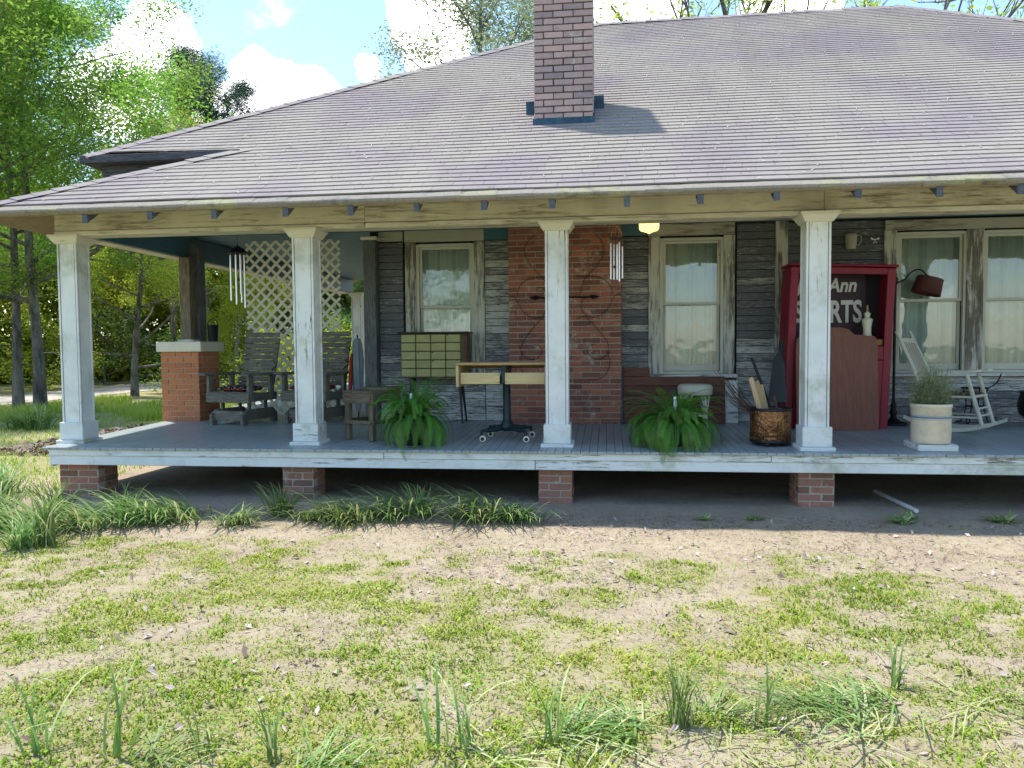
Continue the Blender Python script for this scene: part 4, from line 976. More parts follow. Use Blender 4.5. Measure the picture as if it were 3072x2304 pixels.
# --- white wicker stool
ws = empty('wicker_stool', (1.09, 1.98, FZ(1.98)), 0, 'round white wicker stool behind the wide fern', 'stool')
m = MB(); n = 40; prof = [(.19, .40), (.205, .405), (.208, .49), (.20, .515), (.17, .53), (.05, .535)]; vs = []
for r, z in prof:
    for k in range(n): t = 2*math.pi*k/n; q = r*(1 + (.018 if k % 2 else -.018)*(r > .15)); vs.append((q*math.cos(t), q*math.sin(t), z))
m.add(vs, [(i*n + k, i*n + (k + 1) % n, (i + 1)*n + (k + 1) % n, (i + 1)*n + k) for i in range(len(prof) - 1) for k in range(n)], True); m.add(vs[-n:], [tuple(range(n))]); m.add(vs[:n], [tuple(range(n))[::-1]]); m.obj('seat', 'wicker', ws)
for k in range(4):
    t = math.pi/4 + k*math.pi/2; c, s = math.cos(t), math.sin(t); MB().tube([(.15*c, .15*s, .41), (.185*c, .185*s, 0)], [.018, .015], 8).obj('leg', 'wicker', ws)
    for d in (-.5, .5): MB().tube([(.18*math.cos(t + d), .18*math.sin(t + d), .40), (.175*c, .175*s, .16)], .009, 6).obj('brace', 'wicker', ws)
m = MB(); ring = [(.165*math.cos(2*math.pi*k/24), .165*math.sin(2*math.pi*k/24), .15) for k in range(25)]; m.tube(ring, .009, 6); m.obj('ring_stretcher', 'wicker', ws)

# --- copper log bucket with kindling
cb_ = empty('copper_bucket', (1.70, .55, FZ(.55)), 0, 'embossed copper log bucket with black rim beside the right column', 'bucket')
MB().lathe([(.195, .05), (.20, .055), (.206, .36), (.20, .375), (.185, .37), (.185, .07)], 36).obj('body', 'copper', cb_)
MB().lathe([(.203, .358), (.216, .362), (.216, .385), (.203, .39), (.192, .385), (.192, .362)], 36).obj('rim', 'black', cb_)
MB().lathe([(.19, .028), (.206, .03), (.206, .058), (.19, .06)], 36).obj('base_band', 'black', cb_)
for t in (R(250), R(330), R(130)): MB().lathe([(.022, 0), (.028, .01), (.02, .035)], 12, (.16*math.cos(t), .16*math.sin(t), 0)).obj('foot', 'black', cb_)
for t in (R(-98), R(-38), R(-160)):
    m = MB()
    for k in range(-3, 4):
        a = t + k*.07
        for zz in (.33, .085): m.box((.2075*math.cos(a), .2075*math.sin(a), zz), (.006, .011, .03), Matrix.Rotation(a, 3, 'Z'))
    for a in (t - .32, t + .32): m.box((.206*math.cos(a), .206*math.sin(a), .21), (.006, .008, .30), Matrix.Rotation(a, 3, 'Z'))
    for zz in (.305, .115): m.tube([(.2065*math.cos(t + q), .2065*math.sin(t + q), zz) for q in np.linspace(-.32, .32, 9)], .003, 5)
    m.obj('embossed_panel', 'copper', cb_)
def stick(a, b, w, mat, label, name='kindling'):
    m = MB(); a, b = V3(a), V3(b); m.bar((0, 0, 0), b - a, w, w*.8, .006, (0, 1, 0)); return tag(m.obj(name, mat, None, a), label, 'kindling', 'kindling in the copper bucket')
zb_ = FZ(.55)
stick((1.66, .52, zb_ + .12), (1.505, .60, zb_ + .70), .052, 'kind_pale', 'longest pale split stick leaning left out of the copper bucket')
stick((1.68, .60, zb_ + .12), (1.575, .68, zb_ + .66), .060, 'kind_pale', 'thick pale split stick just right of the longest one in the bucket')
stick((1.72, .62, zb_ + .12), (1.63, .70, zb_ + .62), .045, 'kind_pale', 'short pale split stick showing only its end in the bucket')
stick((1.83, .5, zb_ + .12), (1.735, .56, zb_ + .51), .022, 'red_plank', 'thin reddish stick leaning in the right half of the copper bucket')
m = MB()
for i in range(26):
    a = V3((1.60 + jit(.05), .62 + jit(.06), zb_ + .3)); e = V3((1.22 + jit(.09), .85 + jit(.12), zb_ + .70 + jit(.10))); mid = (a + e)/2 + V3((jit(.04), jit(.04), -.05 + jit(.04))); m.tube([V3(q) - V3((1.6, .62, zb_)) for q in arc([a, mid, e], 4)], [.005, .004, .004, .0035, .003, .003, .0025, .002, .0015], 4)
tag(m.obj('twig_bundle', 'twig', None, (1.6, .62, zb_)), 'bundle of thin dry twigs sprawling left out of the copper bucket', 'twigs')
m = MB(); m.prism([(-.10, 0), (.11, 0), (.09, .46), (.03, .60), (-.03, .50)], 'y', -.02, .02); tag(m.obj('black_shovel', 'black', None, (1.98, 1.55, FZ(1.5) + .35), (R(-8), 0, 0)), 'dark fireplace shovel standing between the bucket and red cabinet', 'shovel')
tag(MB().tube([(0, 0, 0), (-.30, .1, .86)], .016, 8).obj('dark_rod', 'black', None, (2.02, 1.6, FZ(1.6))), 'dark rod leaning left against the siding behind the copper bucket', 'rod')
tag(MB().bar((0, 0, 0), (.10, .25, 1.05), .05, .02).obj('dark_lath', 'black', None, (2.02, 1.75, FZ(1.75))), 'dark lath leaning on the left side of the red cabinet', 'lath')

# --- red cabinet leaning a little, with a sign inside
rc = empty('red_cabinet', (2.72, 2.1, FZ(2.0)), 0, 'tall dark red cabinet with open upper half behind the right column', 'cabinet', rot=(0, R(2.2), 0))
w, d_, h = 1.19, .44, 1.955
for sx in (-1, 1): piece('side_panel', rc, (sx*(w/2 - .012), 0, h/2 - .02), (.024, d_, h - .04), 'red_paint', .003); piece('stile', rc, (sx*(w/2 - .045), -d_/2 - .012, h/2 - .02), (.09, .024, h - .04), 'red_paint', .005)
piece('top_rail', rc, (0, -d_/2 - .012, h - .075), (w - .18, .022, .075), 'red_paint', .004); piece('cornice', rc, (0, -.02, h - .012), (w + .05, d_ + .06, .03), 'red_paint', .009)
piece('back_panel', rc, (0, d_/2 - .01, h/2), (w - .05, .02, h - .06), 'cab_in', .002); piece('shelf', rc, (0, -.005, .985), (w - .05, d_ - .03, .026), 'red_paint', .004)
piece('middle_rail', rc, (0, -d_/2 - .012, .915), (w - .18, .022, .16), 'red_paint', .005)
for sx in (-1, 1):
    dr = piece('door', rc, (sx*.253, -d_/2 - .010, .44), (.498, .022, .78), 'red_paint', .005)
    for s2 in (-1, 1): piece('door_stile', dr, (s2*.21, -.016, 0), (.075, .012, .78), 'red_paint', .004)
    for zz in (-.35, .35): piece('door_rail', dr, (0, -.0155, zz), (.345, .011, .08), 'red_paint', .004)
piece('bottom_rail', rc, (0, -d_/2 - .012, .03), (w - .18, .022, .06), 'red_paint', .005)
sg = empty('painted_sign', (2.735, 2.215, 1.66), 0, 'dark plum sign with white lettering standing inside the red cabinet', 'sign')
piece('sign_board', sg, (0, 0, .42), (.86, .02, .84), 'sign', .004)
def lettering(txt, x, z, size, shear, name='lettering', off=.0, sx=1.):
    cu = bpy.data.curves.new('t', 'FONT'); cu.body = txt; cu.size = size; cu.shear = shear; cu.extrude = .0015; cu.offset = off; cu.resolution_u = 4
    tmp = bpy.data.objects.new('t', cu); col.objects.link(tmp); bpy.context.view_layer.update(); me = bpy.data.meshes.new_from_object(tmp.evaluated_get(bpy.context.evaluated_depsgraph_get()))
    bpy.data.objects.remove(tmp); bpy.data.curves.remove(cu); me.name = 'lettering'; me.materials.clear(); me.materials.append(MT['letter'])
    return link(name, me, sg, (x, -.0125, z), (math.pi/2, 0, 0), (sx, 1, 1))
lettering('J', -.40, .60, .26, .22, off=.006); lettering('Ann', -.02, .595, .235, .22, off=.006, sx=.85)
lettering('S', -.425, .23, .36, 0, off=.01, sx=.75); lettering('RTS', .0, .225, .37, 0, off=.011, sx=.62)
vl = empty('ceramic_lamp_base', (3.11, 1.98, 1.655), 0, 'cream ceramic lamp base with brass tip inside the red cabinet', 'lamp base')
MB().lathe([(.058, 0), (.062, .01), (.058, .03), (.046, .09), (.048, .16), (.06, .225), (.064, .24), (.062, .25), (.034, .265), (.028, .28), (.038, .305), (.04, .315), (.03, .325), (.018, .34)], 28).obj('body', 'ceramic', vl); MB().lathe([(.009, .33), (.013, .35), (.012, .40), (.008, .42)], 14).obj('socket', 'desk_edge', vl)
tag(piece('tan_box', None, (3.20, 1.97, 1.625), (.14, .12, .075), 'orange_box', .005), 'small tan box on the right end of the red cabinet shelf', 'box')
tb2 = MB(); k = [(-.46, .0), (.42, 0), (.455, .03), (.46, .06), (.46, 1.0), (.45, 1.08), (.42, 1.11), (.20, 1.13), (.14, 1.19), (.06, 1.215), (-.12, 1.215), (-.20, 1.19), (-.26, 1.13), (-.42, 1.11), (-.455, 1.08), (-.465, .98), (-.465, .04)]
tb2.prism(k, 'y', -.011, .011); tag(tb2.obj('shaped_board', 'brown_board', None, (2.705, 1.70, FZ(1.7)), (R(-5), 0, 0)), 'large brown wooden board with shaped top leaning on the red cabinet', 'board')

# --- bridge floor lamp
fl2 = empty('floor_lamp', (3.53, 2.28, FZ(2.28)), 0, 'black iron bridge floor lamp with tilted brown shade', 'floor lamp')
MB().lathe([(.155, 0), (.16, .01), (.15, .03), (.09, .045), (.05, .07), (.03, .1), (.036, .12), (.05, .15), (.036, .18), (.025, .21), (.04, .235), (.025, .27), (.018, .3)], 28).obj('base', 'iron', fl2)
MB().tube([(0, 0, .28), (0, 0, 1.80)], .016, 10).obj('pole', 'iron', fl2); MB().lathe([(.016, 1.72), (.03, 1.74), (.022, 1.77), (.034, 1.79), (.012, 1.83), (.02, 1.85), (.004, 1.88)], 16).obj('finial', 'iron', fl2)
MB().tube(arc([(0, 0, 1.755), (.06, 0, 1.76), (.12, 0, 1.80), (.18, 0, 1.87), (.25, 0, 1.905), (.31, 0, 1.89), (.36, 0, 1.83)]), .009, 8).obj('arm', 'iron', fl2)
sm_ = Matrix.Rotation(R(-16), 3, 'Y') @ Matrix.Identity(3); MB().lathe([(.15, .0), (.168, -.20), (.164, -.20), (.146, 0)], 36, (.405, 0, 1.80), True, Matrix.Rotation(R(15), 3, 'Y')).obj('shade', 'shade', fl2)
MB().lathe([(.012, .03), (.02, .0), (.02, -.05)], 12, (.37, 0, 1.81)).obj('socket', 'iron', fl2)

# --- pitcher and bow on the siding
mg = empty('hanging_pitcher', (3.06, 2.47, 2.80), 0, 'grey banded stoneware pitcher hanging high on the siding', 'pitcher')
MB().lathe([(.056, 0), (.06, .01), (.064, .06), (.070, .15), (.074, .19), (.068, .19), (.06, .1), (.03, .02)], 24).obj('body', 'mug', mg); MB().tube(arc([(.07, 0, .165), (.11, 0, .17), (.122, 0, .12), (.10, 0, .06), (.064, 0, .05)]), .007, 8).obj('handle', 'mug', mg)
m = MB()
for s in (-1, 1): m.add([(0, 0, 0), (s*.045, -.006, .028), (s*.055, -.008, .004), (s*.03, -.004, -.006)], [(0, 1, 2, 3)]); m.add([(0, -.004, 0), (s*.012, -.005, -.05), (s*.024, -.005, -.045)], [(0, 1, 2)])
m.box((0, -.006, 0), (.014, .01, .014)); tag(m.obj('white_bow', 'white_soft', None, (3.36, 2.51, 2.92)), 'tiny white ribbon bow on the siding beside the pitcher', 'bow')

# --- rocking chair (local: faces +x)
rk = empty('rocking_chair', (4.06, 1.80, FZ(1.8)), R(-38), 'chippy white slat-back rocking chair behind the crock', 'rocking chair')
for s in (-1, 1):
    y = s*.235
    pts = [( -.50 + i*.115, (-.50 + i*.115)) for i in range(9)]; m = MB(); rr_ = 1.05
    prof_ = [(x, rr_ - math.sqrt(rr_*rr_ - x*x)) for x in np.linspace(-.50, .46, 13)]
    poly = [(x, z) for x, z in prof_] + [(x, z + .042) for x, z in prof_[::-1]]; m.prism(poly, 'y', y - .016, y + .016); m.obj('rocker', 'rocker', rk)
    MB().tube([(-.24, y, .05), (-.27, y, .40), (-.46, y, .86), (-.60, y, 1.16)], [.021, .024, .022, .019], 10).obj('back_post', 'rocker', rk)
    MB().tube([(.33, y, .06), (.24, y, .36), (.16, y, .66)], [.02, .025, .02], 10).obj('front_leg', 'rocker', rk)
    m = MB(); m.prism([(-.40, -.022), (.10, -.03), (.27, -.045), (.31, 0), (.27, .045), (.10, .03), (-.40, .022)], 'z', -.011, .011); m.obj('armrest', 'rocker', rk, (0, y, .675), (0, R(-5), 0))
    MB().tube([(-.27, y, .40), (.245, y, .40)], .015, 8).obj('seat_rail', 'rocker', rk); MB().tube([(-.25, y, .17), (.30, y, .17)], .013, 8).obj('stretcher', 'rocker', rk)
MB().tube([(.245, -.235, .41), (.245, .235, .41)], .016, 8).obj('seat_rail', 'rocker', rk); MB().tube([(-.27, -.235, .40), (-.27, .235, .40)], .014, 8).obj('seat_rail', 'rocker', rk)
for z, x in ((.19, .29), (.27, .265)): MB().tube([(x, -.235, z), (x, .235, z)], .012, 8).obj('stretcher', 'rocker', rk)
piece('top_rail', rk, (-.545, 0, 1.05), (.02, .44, .06), 'rocker', .006, (0, R(-24), 0)); piece('lower_rail', rk, (-.335, 0, .55), (.02, .44, .04), 'rocker', .006, (0, R(-24), 0))
for i in range(5): MB().bar((-.335, -.16 + i*.08, .55), (-.535, -.16 + i*.08, 1.04), .022, .012, .003, (0, 1, 0)).obj('back_slat', 'rocker', rk)
m = MB(); m.box((-.012, 0, .415), (.50, .45, .03), None, .012); m.obj('woven_seat', 'rush', rk)
# --- wire plant stand behind the rocker and a kettle at the frame edge
ps = empty('wire_stand', (4.52, 2.38, FZ(2.38)), 0, 'black wire plant stand with scrolled feet behind the rocking chair', 'plant stand')
for k in range(4):
    t = R(45 + 90*k); c, s = math.cos(t), math.sin(t)
    MB().tube(arc([(.14*c, .14*s, .44), (.10*c, .10*s, .25), (.14*c, .14*s, .06), (.20*c, .20*s, .012), (.245*c, .245*s, .05), (.225*c, .225*s, .09), (.195*c, .195*s, .065)], 5), .007, 6).obj('leg', 'iron', ps)
for z, r in ((.44, .15), (.22, .105)): MB().tube([(r*math.cos(2*math.pi*k/24), r*math.sin(2*math.pi*k/24), z) for k in range(25)], .006, 5).obj('ring', 'iron', ps)
MB().lathe([(.005, .445), (.15, .447), (.15, .455), (.005, .457)], 24).obj('shelf', 'iron', ps); MB().tube(arc([(.14, 0, .44), (.24, 0, .50), (.30, 0, .62)]), .008, 6).obj('handle', 'iron', ps)
kt = empty('iron_kettle', (5.12, 2.05, FZ(2.05)), 0, 'black cast iron wash kettle cut off by the right edge', 'kettle')
MB().lathe([(.03, .05), (.14, .07), (.235, .16), (.255, .26), (.235, .36), (.225, .40), (.25, .43), (.235, .43), (.2, .36), (.1, .12)], 30).obj('bowl', 'black', kt)
for t in (R(90), R(210), R(330)): MB().tube([(.15*math.cos(t), .15*math.sin(t), .1), (.19*math.cos(t), .19*math.sin(t), 0)], [.025, .016], 8).obj('leg', 'black', kt)

# --- crock with dry herb on a white block
tag(piece('white_block', None, (3.20, .34, FZ(.33) + .033), (.37, .38, .062), 'white_bare', .005, (FA, 0, 0)), 'flaking white wooden block under the stoneware crock', 'block')
ck = empty('stoneware_crock', (3.20, .34, FZ(.34) + .065), 0, 'cream stoneware crock with two blue bands on the white block', 'crock')
MB().lathe([(.172, 0), (.178, .006), (.181, .05), (.181, .345), (.187, .352), (.19, .375), (.186, .388), (.172, .388), (.168, .35), (.168, .30), (.01, .295)], 40).obj('body', 'crock', ck)
cu = bpy.data.curves.new('t', 'FONT'); cu.body = '5'; cu.size = .055; cu.extrude = .001; tmp = bpy.data.objects.new('t', cu); col.objects.link(tmp); bpy.context.view_layer.update(); me = bpy.data.meshes.new_from_object(tmp.evaluated_get(bpy.context.evaluated_depsgraph_get())); bpy.data.objects.remove(tmp); bpy.data.curves.remove(cu); me.name = 'lettering'; me.materials.clear(); me.materials.append(MT['iron'])
t = R(-50); link('lettering', me, ck, (.1825*math.cos(t) - .012, .1825*math.sin(t) - .004, .185), (math.pi/2, 0, t + math.pi/2))
vs, fs, tn = [], [], []
for i in range(520):
    t = random.uniform(0, 2*math.pi); sp = abs(random.gauss(0, .62)); h = random.uniform(.2, .48)*(1 - .3*min(sp, 1)); p0 = V3((jit(.1), jit(.1), .32)); d = V3((math.cos(t)*sp, math.sin(t)*sp, 1)).normalized()*h
    pts = [p0, p0 + d*.5 + V3((jit(.02), jit(.02), .01)), p0 + d + V3((jit(.03), jit(.03), -.04*sp))]
    for a, b in ((0, 1), (1, 2)):
        o = len(vs); q = V3((jit(1), jit(1), 0)).normalized()*.0016; vs += [pts[a] - q, pts[a] + q, pts[b] + q*.7, pts[b] - q*.7]; fs.append((o, o + 1, o + 2, o + 3)); tn += [random.random()]*4
    for k in range(16):
        u = random.uniform(.25, 1); c = p0 + d*u + V3((jit(.035), jit(.035), jit(.03))); a = V3((jit(1), jit(1), jit(1))).normalized()*random.uniform(.008, .016); b = V3((jit(1), jit(1), jit(1))).normalized()*.0035
        o = len(vs); vs += [c - a, c + b, c + a, c - b]; fs.append((o, o + 1, o + 2, o + 3)); tn += [random.random()]*4
link('herb', npmesh('herb', [tuple(v) for v in vs], fs, MT['herb'], tn), ck)

# --- pipe lying half under the porch
tag(MB().tube([(0, 0, .02), (-.06, .95, .03)], .021, 12).obj('white_pipe', 'pipe', None, (2.90, -.13, .012)), 'white plastic pipe poking out from under the porch', 'pipe')
# ------------------------------------------------------------------ trees
def skeleton(seed, H, trunk_r, first, spread, nlimb, levels=3, lean=(0, 0), updown=.5, curl=.25):
    """branch polylines with radii, and twig ends that carry leaves"""
    r = random.Random(seed); br = []; tips = []
    def grow(p, d, L, rad, lv):
        n = 5; pts = [p]; q = p.copy(); dd_ = d.copy()
        for i in range(n):
            dd_ = (dd_ + V3((r.uniform(-1, 1), r.uniform(-1, 1), r.uniform(-.6, 1)))*curl*.55).normalized(); q = q + dd_*(L/n); pts.append(q.copy())
        br.append((pts, [rad*(1 - .68*i/n) for i in range(n + 1)], lv))
        if lv >= levels: tips.extend(pts[1:]); return
        if lv == levels - 1: tips.extend(pts[3:])
        k = r.randint(3, 5) if lv else nlimb
        for i in range(k):
            u = r.uniform(.35, 1.0); s = u*n; j = min(int(s), n - 1); b = pts[j].lerp(pts[j + 1], s - j)
            side = V3((r.uniform(-1, 1), r.uniform(-1, 1), r.uniform(-.4, .8))).normalized(); nd_ = (dd_*.55 + side*.85 + V3((0, 0, .12))).normalized()
            grow(b, nd_, L*r.uniform(.42, .66), rad*(1 - .6*u)*.62, lv + 1)
    n = 8; pts = []; q = V3((0, 0, -.1)); d = V3((lean[0], lean[1], 1)).normalized()
    for i in range(n + 1):
        pts.append(q.copy()); d = (d + V3((r.uniform(-1, 1), r.uniform(-1, 1), .6))*.06).normalized(); q = q + d*(H/n)
    br.append((pts, [trunk_r*(1.25 if i == 0 else 1)*(1 - .8*i/n) for i in range(n + 1)], 0))
    for i in range(nlimb):
        u = first + (1 - first)*(i + .5)/nlimb; s = u*n; j = min(int(s), n - 1); b = pts[j].lerp(pts[j + 1], s - j); t = i*2.4 + r.uniform(-.5, .5)
        e = r.uniform(.15, .6) + updown*(u - .4); dd_ = V3((math.cos(t), math.sin(t), e)).normalized()
        grow(b, dd_, spread*(1.05 - .55*u)*r.uniform(.75, 1.15), trunk_r*(1 - .7*u)*.5, 1)
    return br, tips
def wood_mesh(br, mat, maxlv=9):
    m = MB()
    for pts, rad, lv in br:
        if lv <= maxlv: m.tube(pts, [max(x, .006) for x in rad], 9 if lv == 0 else (6 if lv == 1 else 4), False)
    return m.mesh('trunk', mat)
def leaf_mesh(tips, per, sig, size, mat, seed, needle=False, droop=.0, flat=.0):
    g = np.random.default_rng(seed); T = np.array([tuple(t) for t in tips]); n = len(T)*per
    c = np.repeat(T, per, 0) + g.normal(0, sig, (n, 3))*np.array((1, 1, .8))
    a = g.normal(0, 1, (n, 3)); a[:, 2] = a[:, 2]*.5 - droop; a /= np.linalg.norm(a, axis=1)[:, None]
    b = g.normal(0, 1, (n, 3)); b[:, 2] *= (1 - flat); b -= a*(a*b).sum(1)[:, None]; b /= np.linalg.norm(b, axis=1)[:, None]
    s = size*g.uniform(.6, 1.25, (n, 1)); a = a*s; b = b*s*(.09 if needle else .42)
    v = np.stack([c - a*.5, c + b*.5 - a*.08, c + a*.5, c - b*.5 - a*.08], 1).reshape(-1, 3); f = np.arange(n*4).reshape(-1, 4)
    clump = np.repeat(g.uniform(0, 1, len(T)), per); tn = np.clip(.55*clump + .45*g.uniform(0, 1, n), 0, 1)
    return npmesh('crown', v, f, mat, np.repeat(tn, 4))
KINDS = {}
def kind(key, bmat, lmat, per, sig, size, sk, **lk):
    br, tips = skeleton(*sk[0], **sk[1]); KINDS[key] = (wood_mesh(br, bmat), leaf_mesh(tips, per, sig, size, MT[lmat], sk[0][0], **lk)); return len(tips)*per
cnt = {}
cnt['oak'] = kind('oak', 'bark', 'leaf_green', 46, .27, .11, ((11, 11.5, .155, .24, 5.6, 17), dict(levels=3)))
cnt['yellow'] = kind('yellow', 'bark', 'leaf_yellow', 44, .27, .11, ((23, 9.0, .16, .12, 4.6, 15), dict(levels=3)))
cnt['dark'] = kind('dark', 'bark', 'leaf_dark', 30, .34, .15, ((37, 13., .22, .18, 5.0, 16), dict(levels=3)))
cnt['pale'] = kind('pale', 'bark', 'leaf_pale', 18, .26, .12, ((41, 12., .2, .25, 4.6, 15), dict(levels=3, updown=1.2)))
cnt['bare'] = kind('bare', 'bark', 'leaf_yellow', 3, .22, .15, ((53, 9., .42, .35, 6.5, 10), dict(levels=3, updown=.8, curl=.4)))
cnt['bush'] = kind('bush', 'bark', 'leaf_yellow', 9, .16, .12, ((61, 1.5, .05, .02, 1.5, 13), dict(levels=2, updown=.9)))
cnt['bushg'] = kind('bushg', 'bark', 'leaf_dark', 9, .18, .13, ((67, 1.7, .05, .02, 1.6, 13), dict(levels=2, updown=.9)))
# pines: long bare trunk, tufted needle crown
br, tips = skeleton(71, 15., .2, .62, 3.6, 16, levels=2, updown=.7, curl=.3); KINDS['pine'] = (wood_mesh(br, 'bark_pine'), leaf_mesh(tips, 60, .26, .30, MT['needle'], 71, needle=True))
def tree(k, loc, s, rz, name, label, group=None, cat='tree'):
    tr, cr = KINDS[k]; o = empty(name, loc, rz, label, cat, group); o.scale = (s, s, s)
    link('trunk', tr, o); link('crown', cr, o); return o
# left of the house
tree('oak', (-15.4, 11.6, 0), 1.0, 3.4, 'shade_tree', 'large leafy shade tree left of the porch, the straighter of two trunks')
tree('oak', (-16.3, 11.9, 0), .88, 2.0, 'shade_tree', 'leafy shade tree left of the porch, the leaning thinner trunk of two').rotation_euler = (R(3), R(-9), 2.0)
tree('yellow', (-16.4, 17.4, 0), .80, 1.2, 'young_tree', 'yellow-green young tree seen through the left porch opening')
tree('oak', (-17.6, 6.6, 0), 1.08, 4.1, 'shade_tree', 'green tree at the far left edge, its trunk out of view')
tree('yellow', (-13.2, 21.8, 0), .62, 4.0, 'young_tree', 'small yellow-green tree seen just left of the pedestal post')
tree('yellow', (-20.0, 28.5, 0), 1.2, 3.2, 'roadside_tree', 'large yellow-green roadside tree beyond the gravel road')
tree('oak', (-27.0, 23.0, 0), 1.15, 5.2, 'roadside_tree', 'tall green tree beyond the road behind the two leaning trunks')
tree('yellow', (-29.0, 17.0, 0), 1.2, .4, 'roadside_tree', 'yellow-green tree beyond the road at the left edge')
tree('dark', (-13.0, 33.0, 0), .72, 2.0, 'woodland_tree', 'dark green tree seen through the lattice')
tree('dark', (-17.5, 33.5, 0), .78, .7, 'woodland_tree', 'dark green tree seen between the pedestal post and the wind chime')
tree('oak', (-9.0, 34.0, 0), .70, 5.0, 'woodland_tree', 'mid green tree seen at the far end of the side porch')
for i, (x, y, s, lb) in enumerate(((-20.9, 30.9, 1.12, 'tall dark pine whose crown shows above the left end of the roof'), (-19.3, 32.5, 1.0, 'dark pine just right of the tallest pine above the roof'), (-16.9, 20.5, .62, 'pine with the leftmost grey trunk seen left of the pedestal post'),
    (-18.3, 23.2, .62, 'pine with the grey trunk touching the left of the pedestal post'), (-16.1, 22.2, .62, 'pine with the pale trunk seen just right of the pedestal post'), (-17.1, 26.2, .64, 'pine with the straight grey trunk behind the long wind chime'), (-8.2, 24, .6, 'pine with the grey trunk beside the far porch column'))):
    tree('pine', (x, y, 0), s, i*2.1, 'pine_tree', lb, 'pines at the wood edge')
for i, (k, x, y, s, lb) in enumerate((('bush', -8.9, 13.2, .95, 'yellow-green shrub showing between the pedestal and the glider chair'), ('bush', -10.2, 15.0, 1.0, 'yellow-green shrub left behind the pedestal'), ('bush', -8.6, 17.0, 1.1, 'yellow-green shrub behind the lattice'),
    ('bushg', -16, 20.5, 1.0, 'dark green shrub at the foot of the pines'), ('bush', -23.5, 22, 1.5, 'yellow-green shrub across the road behind the trunks'), ('bushg', -24.5, 18, 1.6, 'dark green shrub across the road at the left edge'), ('bushg', -23.5, 26, 1.6, 'dark green shrub across the road right of the first column'), ('bush', -18.5, 29, 1.5, 'yellow-green shrub across the road near the pedestal'), ('bushg', -13.5, 29, 1.6, 'dark green shrub seen low through the lattice'), ('bushg', -26, 13, 1.6, 'dark green shrub out past the left edge'))):
    tree(k, (x, y, 0), s, i*1.3, 'shrub', lb, 'shrubs round the yard', 'shrub')
# the wood beyond: one mass of foliage
def wood_mass(name, label, n, fn, size, mat):
    g = np.random.default_rng(5); c = fn(g, n); a = g.normal(0, 1, (n, 3)); a /= np.linalg.norm(a, axis=1)[:, None]; b = g.normal(0, 1, (n, 3)); b -= a*(a*b).sum(1)[:, None]; b /= np.linalg.norm(b, axis=1)[:, None]
    s = size*g.uniform(.6, 1.4, (n, 1)); a *= s; b *= s*.6; v = np.stack([c - a*.5, c + b*.5, c + a*.5, c - b*.5], 1).reshape(-1, 3)
    tn = np.clip(fbm(c[:, 0]*.45 + c[:, 2]*.3, c[:, 1]*.45 + c[:, 2]*.6, 4, 3)*1.5 - .3 + g.normal(0, .15, n), 0, 1); tag(link(name, npmesh(name, v, np.arange(n*4).reshape(-1, 4), mat, np.repeat(tn, 4))), label, 'wood', kind='stuff')
def mass_left(g, n):
    t = g.uniform(R(97), R(172), n); r = g.uniform(44, 58, n); x, y = r*np.cos(t), r*np.sin(t) - 7; top = 7.5 + 6*fbm(x*.22, y*.22, 6, 3); u = g.uniform(0, 1, n)**1.15; z = u*top
    k = fbm(x*.5 + 9, z*.7, 16, 3) + fbm(y*.5, z*.7, 17, 3); keep = k > .85; return np.stack([x, y, z], 1)[keep]
class _N: pass
def wm(name, label, n, fn, size, mat):
    g = np.random.default_rng(5); c = fn(g, n); wood_mass(name, label, len(c), lambda g_, n_: c, size, mat)
wm('far_wood', 'bright green wood closing the view beyond the road', 230000, mass_left, .46, MT['leaf_yellow'])
# behind the house
tree('pale', (-3.9, 18.2, 0), 1.12, .8, 'budding_tree', 'pale budding tree rising behind the roof left of the chimney'); 
tree('pale', (-.9, 20.5, 0), 1.05, 2.4, 'budding_tree', 'pale budding tree directly behind the chimney')
tree('bare', (4.0, 15.5, 0), 1.25, 1.1, 'old_tree', 'old thick-limbed tree with sparse new leaves behind the roof ridge')
tree('bare', (9.2, 17., 0), 1.1, 3.3, 'old_tree', 'sparse-leaved tree behind the right end of the roof')
# across the yard, behind the camera: what the window panes reflect
for i, (k, x, y, s, lb) in enumerate((('oak', -13, -36, .9, 'leafy tree mirrored in the left window panes'), ('yellow', -1.5, -40, .9, 'tree mirrored in the left half of the middle window'), ('oak', 15, -42, .9, 'tree mirrored in the right-hand windows'))): tree(k, (x, y, 0), s, i*2.2, 'yard_tree', lb, 'trees across the yard')

# ------------------------------------------------------------------ strap-leaved clumps
def clump_mesh(seed, n, L, spread, up_, comb=(0, 0), w=.008, tone=None):
    g = random.Random(seed); vs, fs, tn = [], [], []
    for i in range(n):
        t = g.uniform(0, 2*math.pi); l = L*g.uniform(.55, 1.15); el = up_*g.uniform(.75, 1.15); d = V3((math.cos(t), math.sin(t), 0)); d2 = (d*1.0 + V3((comb[0], comb[1], 0))).normalized() if comb != (0, 0) else d
        p = V3((g.gauss(0, spread*.4), g.gauss(0, spread*.4), -.01)); an = el; k = 7; sd = V3((-d2.y, d2.x, 0)); tn0 = (min(1, max(0, g.gauss(.40, .25))) if g.random() > .1 else 1.) if tone is None else tone; bend = g.uniform(.9, 2.3); o = len(vs)
        for j in range(k + 1):
            u = j/k; ww = w*(1 - u**2.2)*(.6 + .4*min(1, u*5)) + .0006; vs += [p - sd*ww, p + sd*ww]; tn += [tn0, tn0]
            p = p + (d2*math.cos(an) + V3((0, 0, math.sin(an))))*(l/k); an -= bend/k*(.3 + 1.3*u)
            if p.z < .008: p.z = .008 + .004*g.random()
        fs += [(o + 2*j, o + 2*j + 1, o + 2*j + 3, o + 2*j + 2) for j in range(k)]
    return npmesh('clump', [tuple(v) for v in vs], fs, MT['blade'], tn)
